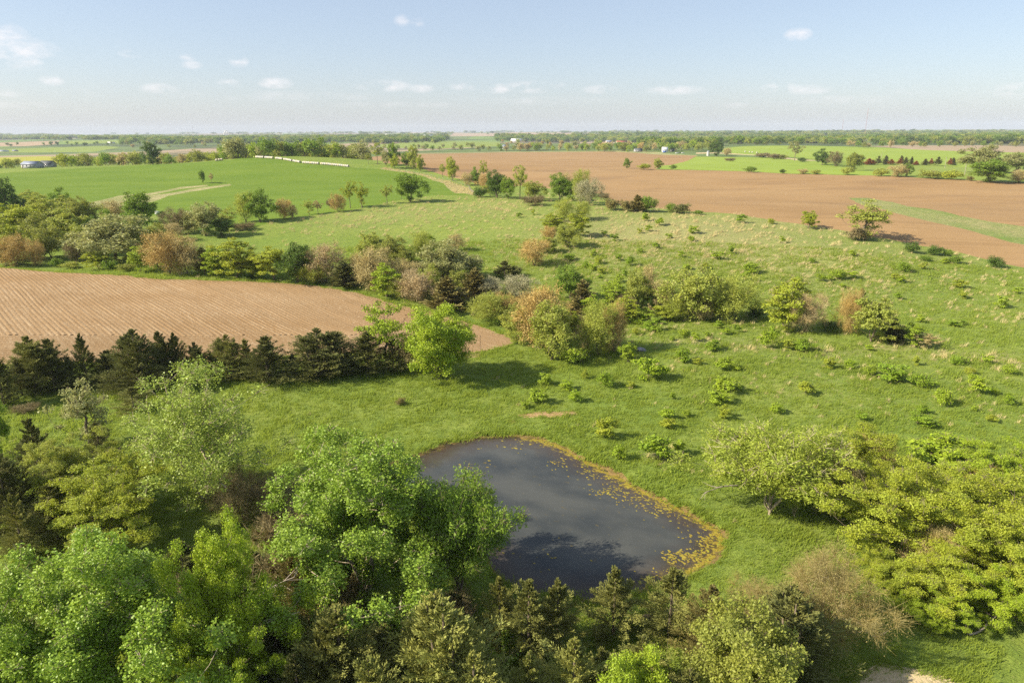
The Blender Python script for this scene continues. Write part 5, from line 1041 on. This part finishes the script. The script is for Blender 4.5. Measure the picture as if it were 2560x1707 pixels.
def mast(px, yt, label, dist):
    x, y, z = at_photo(px, 330, dist); _, h_ = size_at(x, y, z, px, 1, yt); e = bpy.data.objects.new('radio_mast', None); COL.objects.link(e); e.location = (x, y, z); A = Acc()
    for k in range(3):
        a = k*2.09; o_ = np.array([math.cos(a), math.sin(a), 0])*.9; A.add(*tube([o_, o_+np.array([0, 0, h_])], [.28, .28], 4))
    link('lattice', A.mesh('lattice', flat_mat('mast steel', (.35, .2, .18), .6)), e)
    B = Acc()
    for k in range(3): a = k*2.09+.5; B.add(*tube([(0, 0, h_*.95), (math.cos(a)*h_*.6, math.sin(a)*h_*.6, 0)], [.05, .05], 3))
    link('guy_wire', B.mesh('guy_wire', M['dark_metal']), e); tag(e, label, 'mast')
mast(2163, 271, 'tallest thin radio mast on the right horizon', 4200); mast(2105, 299, 'shorter radio mast left of the tallest one', 5200); mast(482, 315, 'thin radio mast on the left horizon near the grain elevator', 6000); mast(829, 324, 'faint short mast on the horizon above the bale wood', 6500)
x, y, z = at_photo(566, 336, 6800); w_, h_ = size_at(x, y, z, 566, 14, 327.5); e = bpy.data.objects.new('grain_elevator', None); COL.objects.link(e); e.location = (x, y, z); sm = None
for i, (dx, hh) in enumerate([(-.4, .7), (-.2, 1.), (0, .72), (.2, .95), (.4, .7)]):
    A = Acc(); A.add(*tube([(0, 0, 0), (0, 0, h_*hh*.96), (0, 0, h_*hh)], [w_*.11, w_*.11, .2], 14)); link('silo', A.mesh('silo', M['concrete'], True), e, (dx*w_, 0, 0))
link('head_house', Box().box(-w_*.3, w_*.25, -2, 2, h_*.9, h_*1.05).mesh('head_house', M['concrete']), e); tag(e, 'pale grain elevator silos on the left horizon', 'grain elevator')
# wire fence along the crop field's right edge
q = densify(GP([(1000, 425), (1060, 436), (1120, 450), (1172, 468), (1190, 486)]), False, 0); cumf = np.concatenate([[0], np.cumsum(np.linalg.norm(np.diff(q, axis=0), axis=1))]); e = bpy.data.objects.new('wire_fence', None); COL.objects.link(e)
fx = [np.interp(t, cumf, q[:, 0]) for t in np.arange(0, cumf[-1], 6)]; fy = [np.interp(t, cumf, q[:, 1]) for t in np.arange(0, cumf[-1], 6)]; e.location = (fx[0], fy[0], float(hgt(fx[0], fy[0]))); pm = Box().box(-.08, .08, -.08, .08, -.2, 1.3).mesh('post', M['deadwood']); P = []
for a, b in zip(fx, fy): z = float(hgt(a, b)); link('post', pm, e, (a-fx[0], b-fy[0], z-e.location[2])); P.append((a-fx[0], b-fy[0], z-e.location[2]))
A = Acc()
for hh in (.4, .8, 1.15): A.add(*tube(np.array(P)+np.array([0, 0, hh]), np.full(len(P), .012), 3))
link('wire', A.mesh('wire', M['grey_metal']), e); tag(e, 'wire fence on weathered posts along the right edge of the crop field', 'fence')
# dead limbs
def snag(px, py, L_, label, seed, up=.3, dirx=1, z0=0.):
    rg = np.random.default_rng(seed); x, y, z = at_photo(px, py); A = Acc(); P = [np.zeros(3)]; d = nrm(np.array([dirx, .1, up]))
    for k in range(6): d = nrm(d+rg.normal(0, .12, 3)); P.append(P[-1]+d*L_/6)
    P = np.array(P); A.add(*tube(P, np.linspace(.11, .02, 7), 6))
    for k in range(2, 7):
        for m in range(2): dd = nrm(d+rg.normal(0, .7, 3)+np.array([0, 0, .3])); a = P[k]; A.add(*tube([a, a+dd*L_*.14, a+(dd+rg.normal(0, .3, 3))*L_*.25], [.04, .025, .008], 4))
    simple('dead_limb', A.mesh('dead_limb', M['deadwood'], True), x, y, z+z0, label, 'branch')
snag(1862, 1232, 5, 'bare pale limb reaching left from the wide willow over the grass', 3, .12, -1, .8); snag(610, 1620, 5.5, 'grey dead limb sticking out of the lower left wood', 4, .6, 1, 3.2); snag(560, 1140, 4, 'dead fork leaning in the grass below the pale cottonwood', 8, .9, 1)
snag(2420, 1590, 3.5, 'fallen pale branch at the foot of the right-hand grove', 6, .15, 1, .2); snag(795, 706, 9, 'pale fallen trunk under the pinkish creek trees', 7, .03, 1, .2)

# ------------------------------------------------------------------ haze
me = Box().box(-14400, 14400, -14400, 14400, -22, 150).mesh('haze', None) if False else None
hb = Box().box(-14400, 14400, -14400, 14400, -25, 150); hm = mk_mesh('haze', np.concatenate(hb.v), np.concatenate(hb.f))
mt = bpy.data.materials.new('haze'); mt.use_nodes = True; mt.node_tree.nodes.clear(); o_ = mt.node_tree.nodes.new('ShaderNodeOutputMaterial'); pv = mt.node_tree.nodes.new('ShaderNodeVolumePrincipled')
pv.inputs['Color'].default_value = (.80, .89, 1.0, 1); pv.inputs['Density'].default_value = 0.65e-4; pv.inputs['Anisotropy'].default_value = .0; mt.node_tree.links.new(pv.outputs[0], o_.inputs['Volume']); hm.materials.append(mt); mt.cycles.volume_sampling = 'DISTANCE'
hz = link('haze', hm); tag(hz, 'thin pale haze over the whole countryside', kind='stuff')
print('done', len(bpy.data.objects), round(time.time()-T0, 1))

print('tris', sum(sum(len(q.vertices)-2 for q in m.polygons) if len(m.polygons) < 400 else 2*len(m.polygons) for m in bpy.data.meshes if m.users))
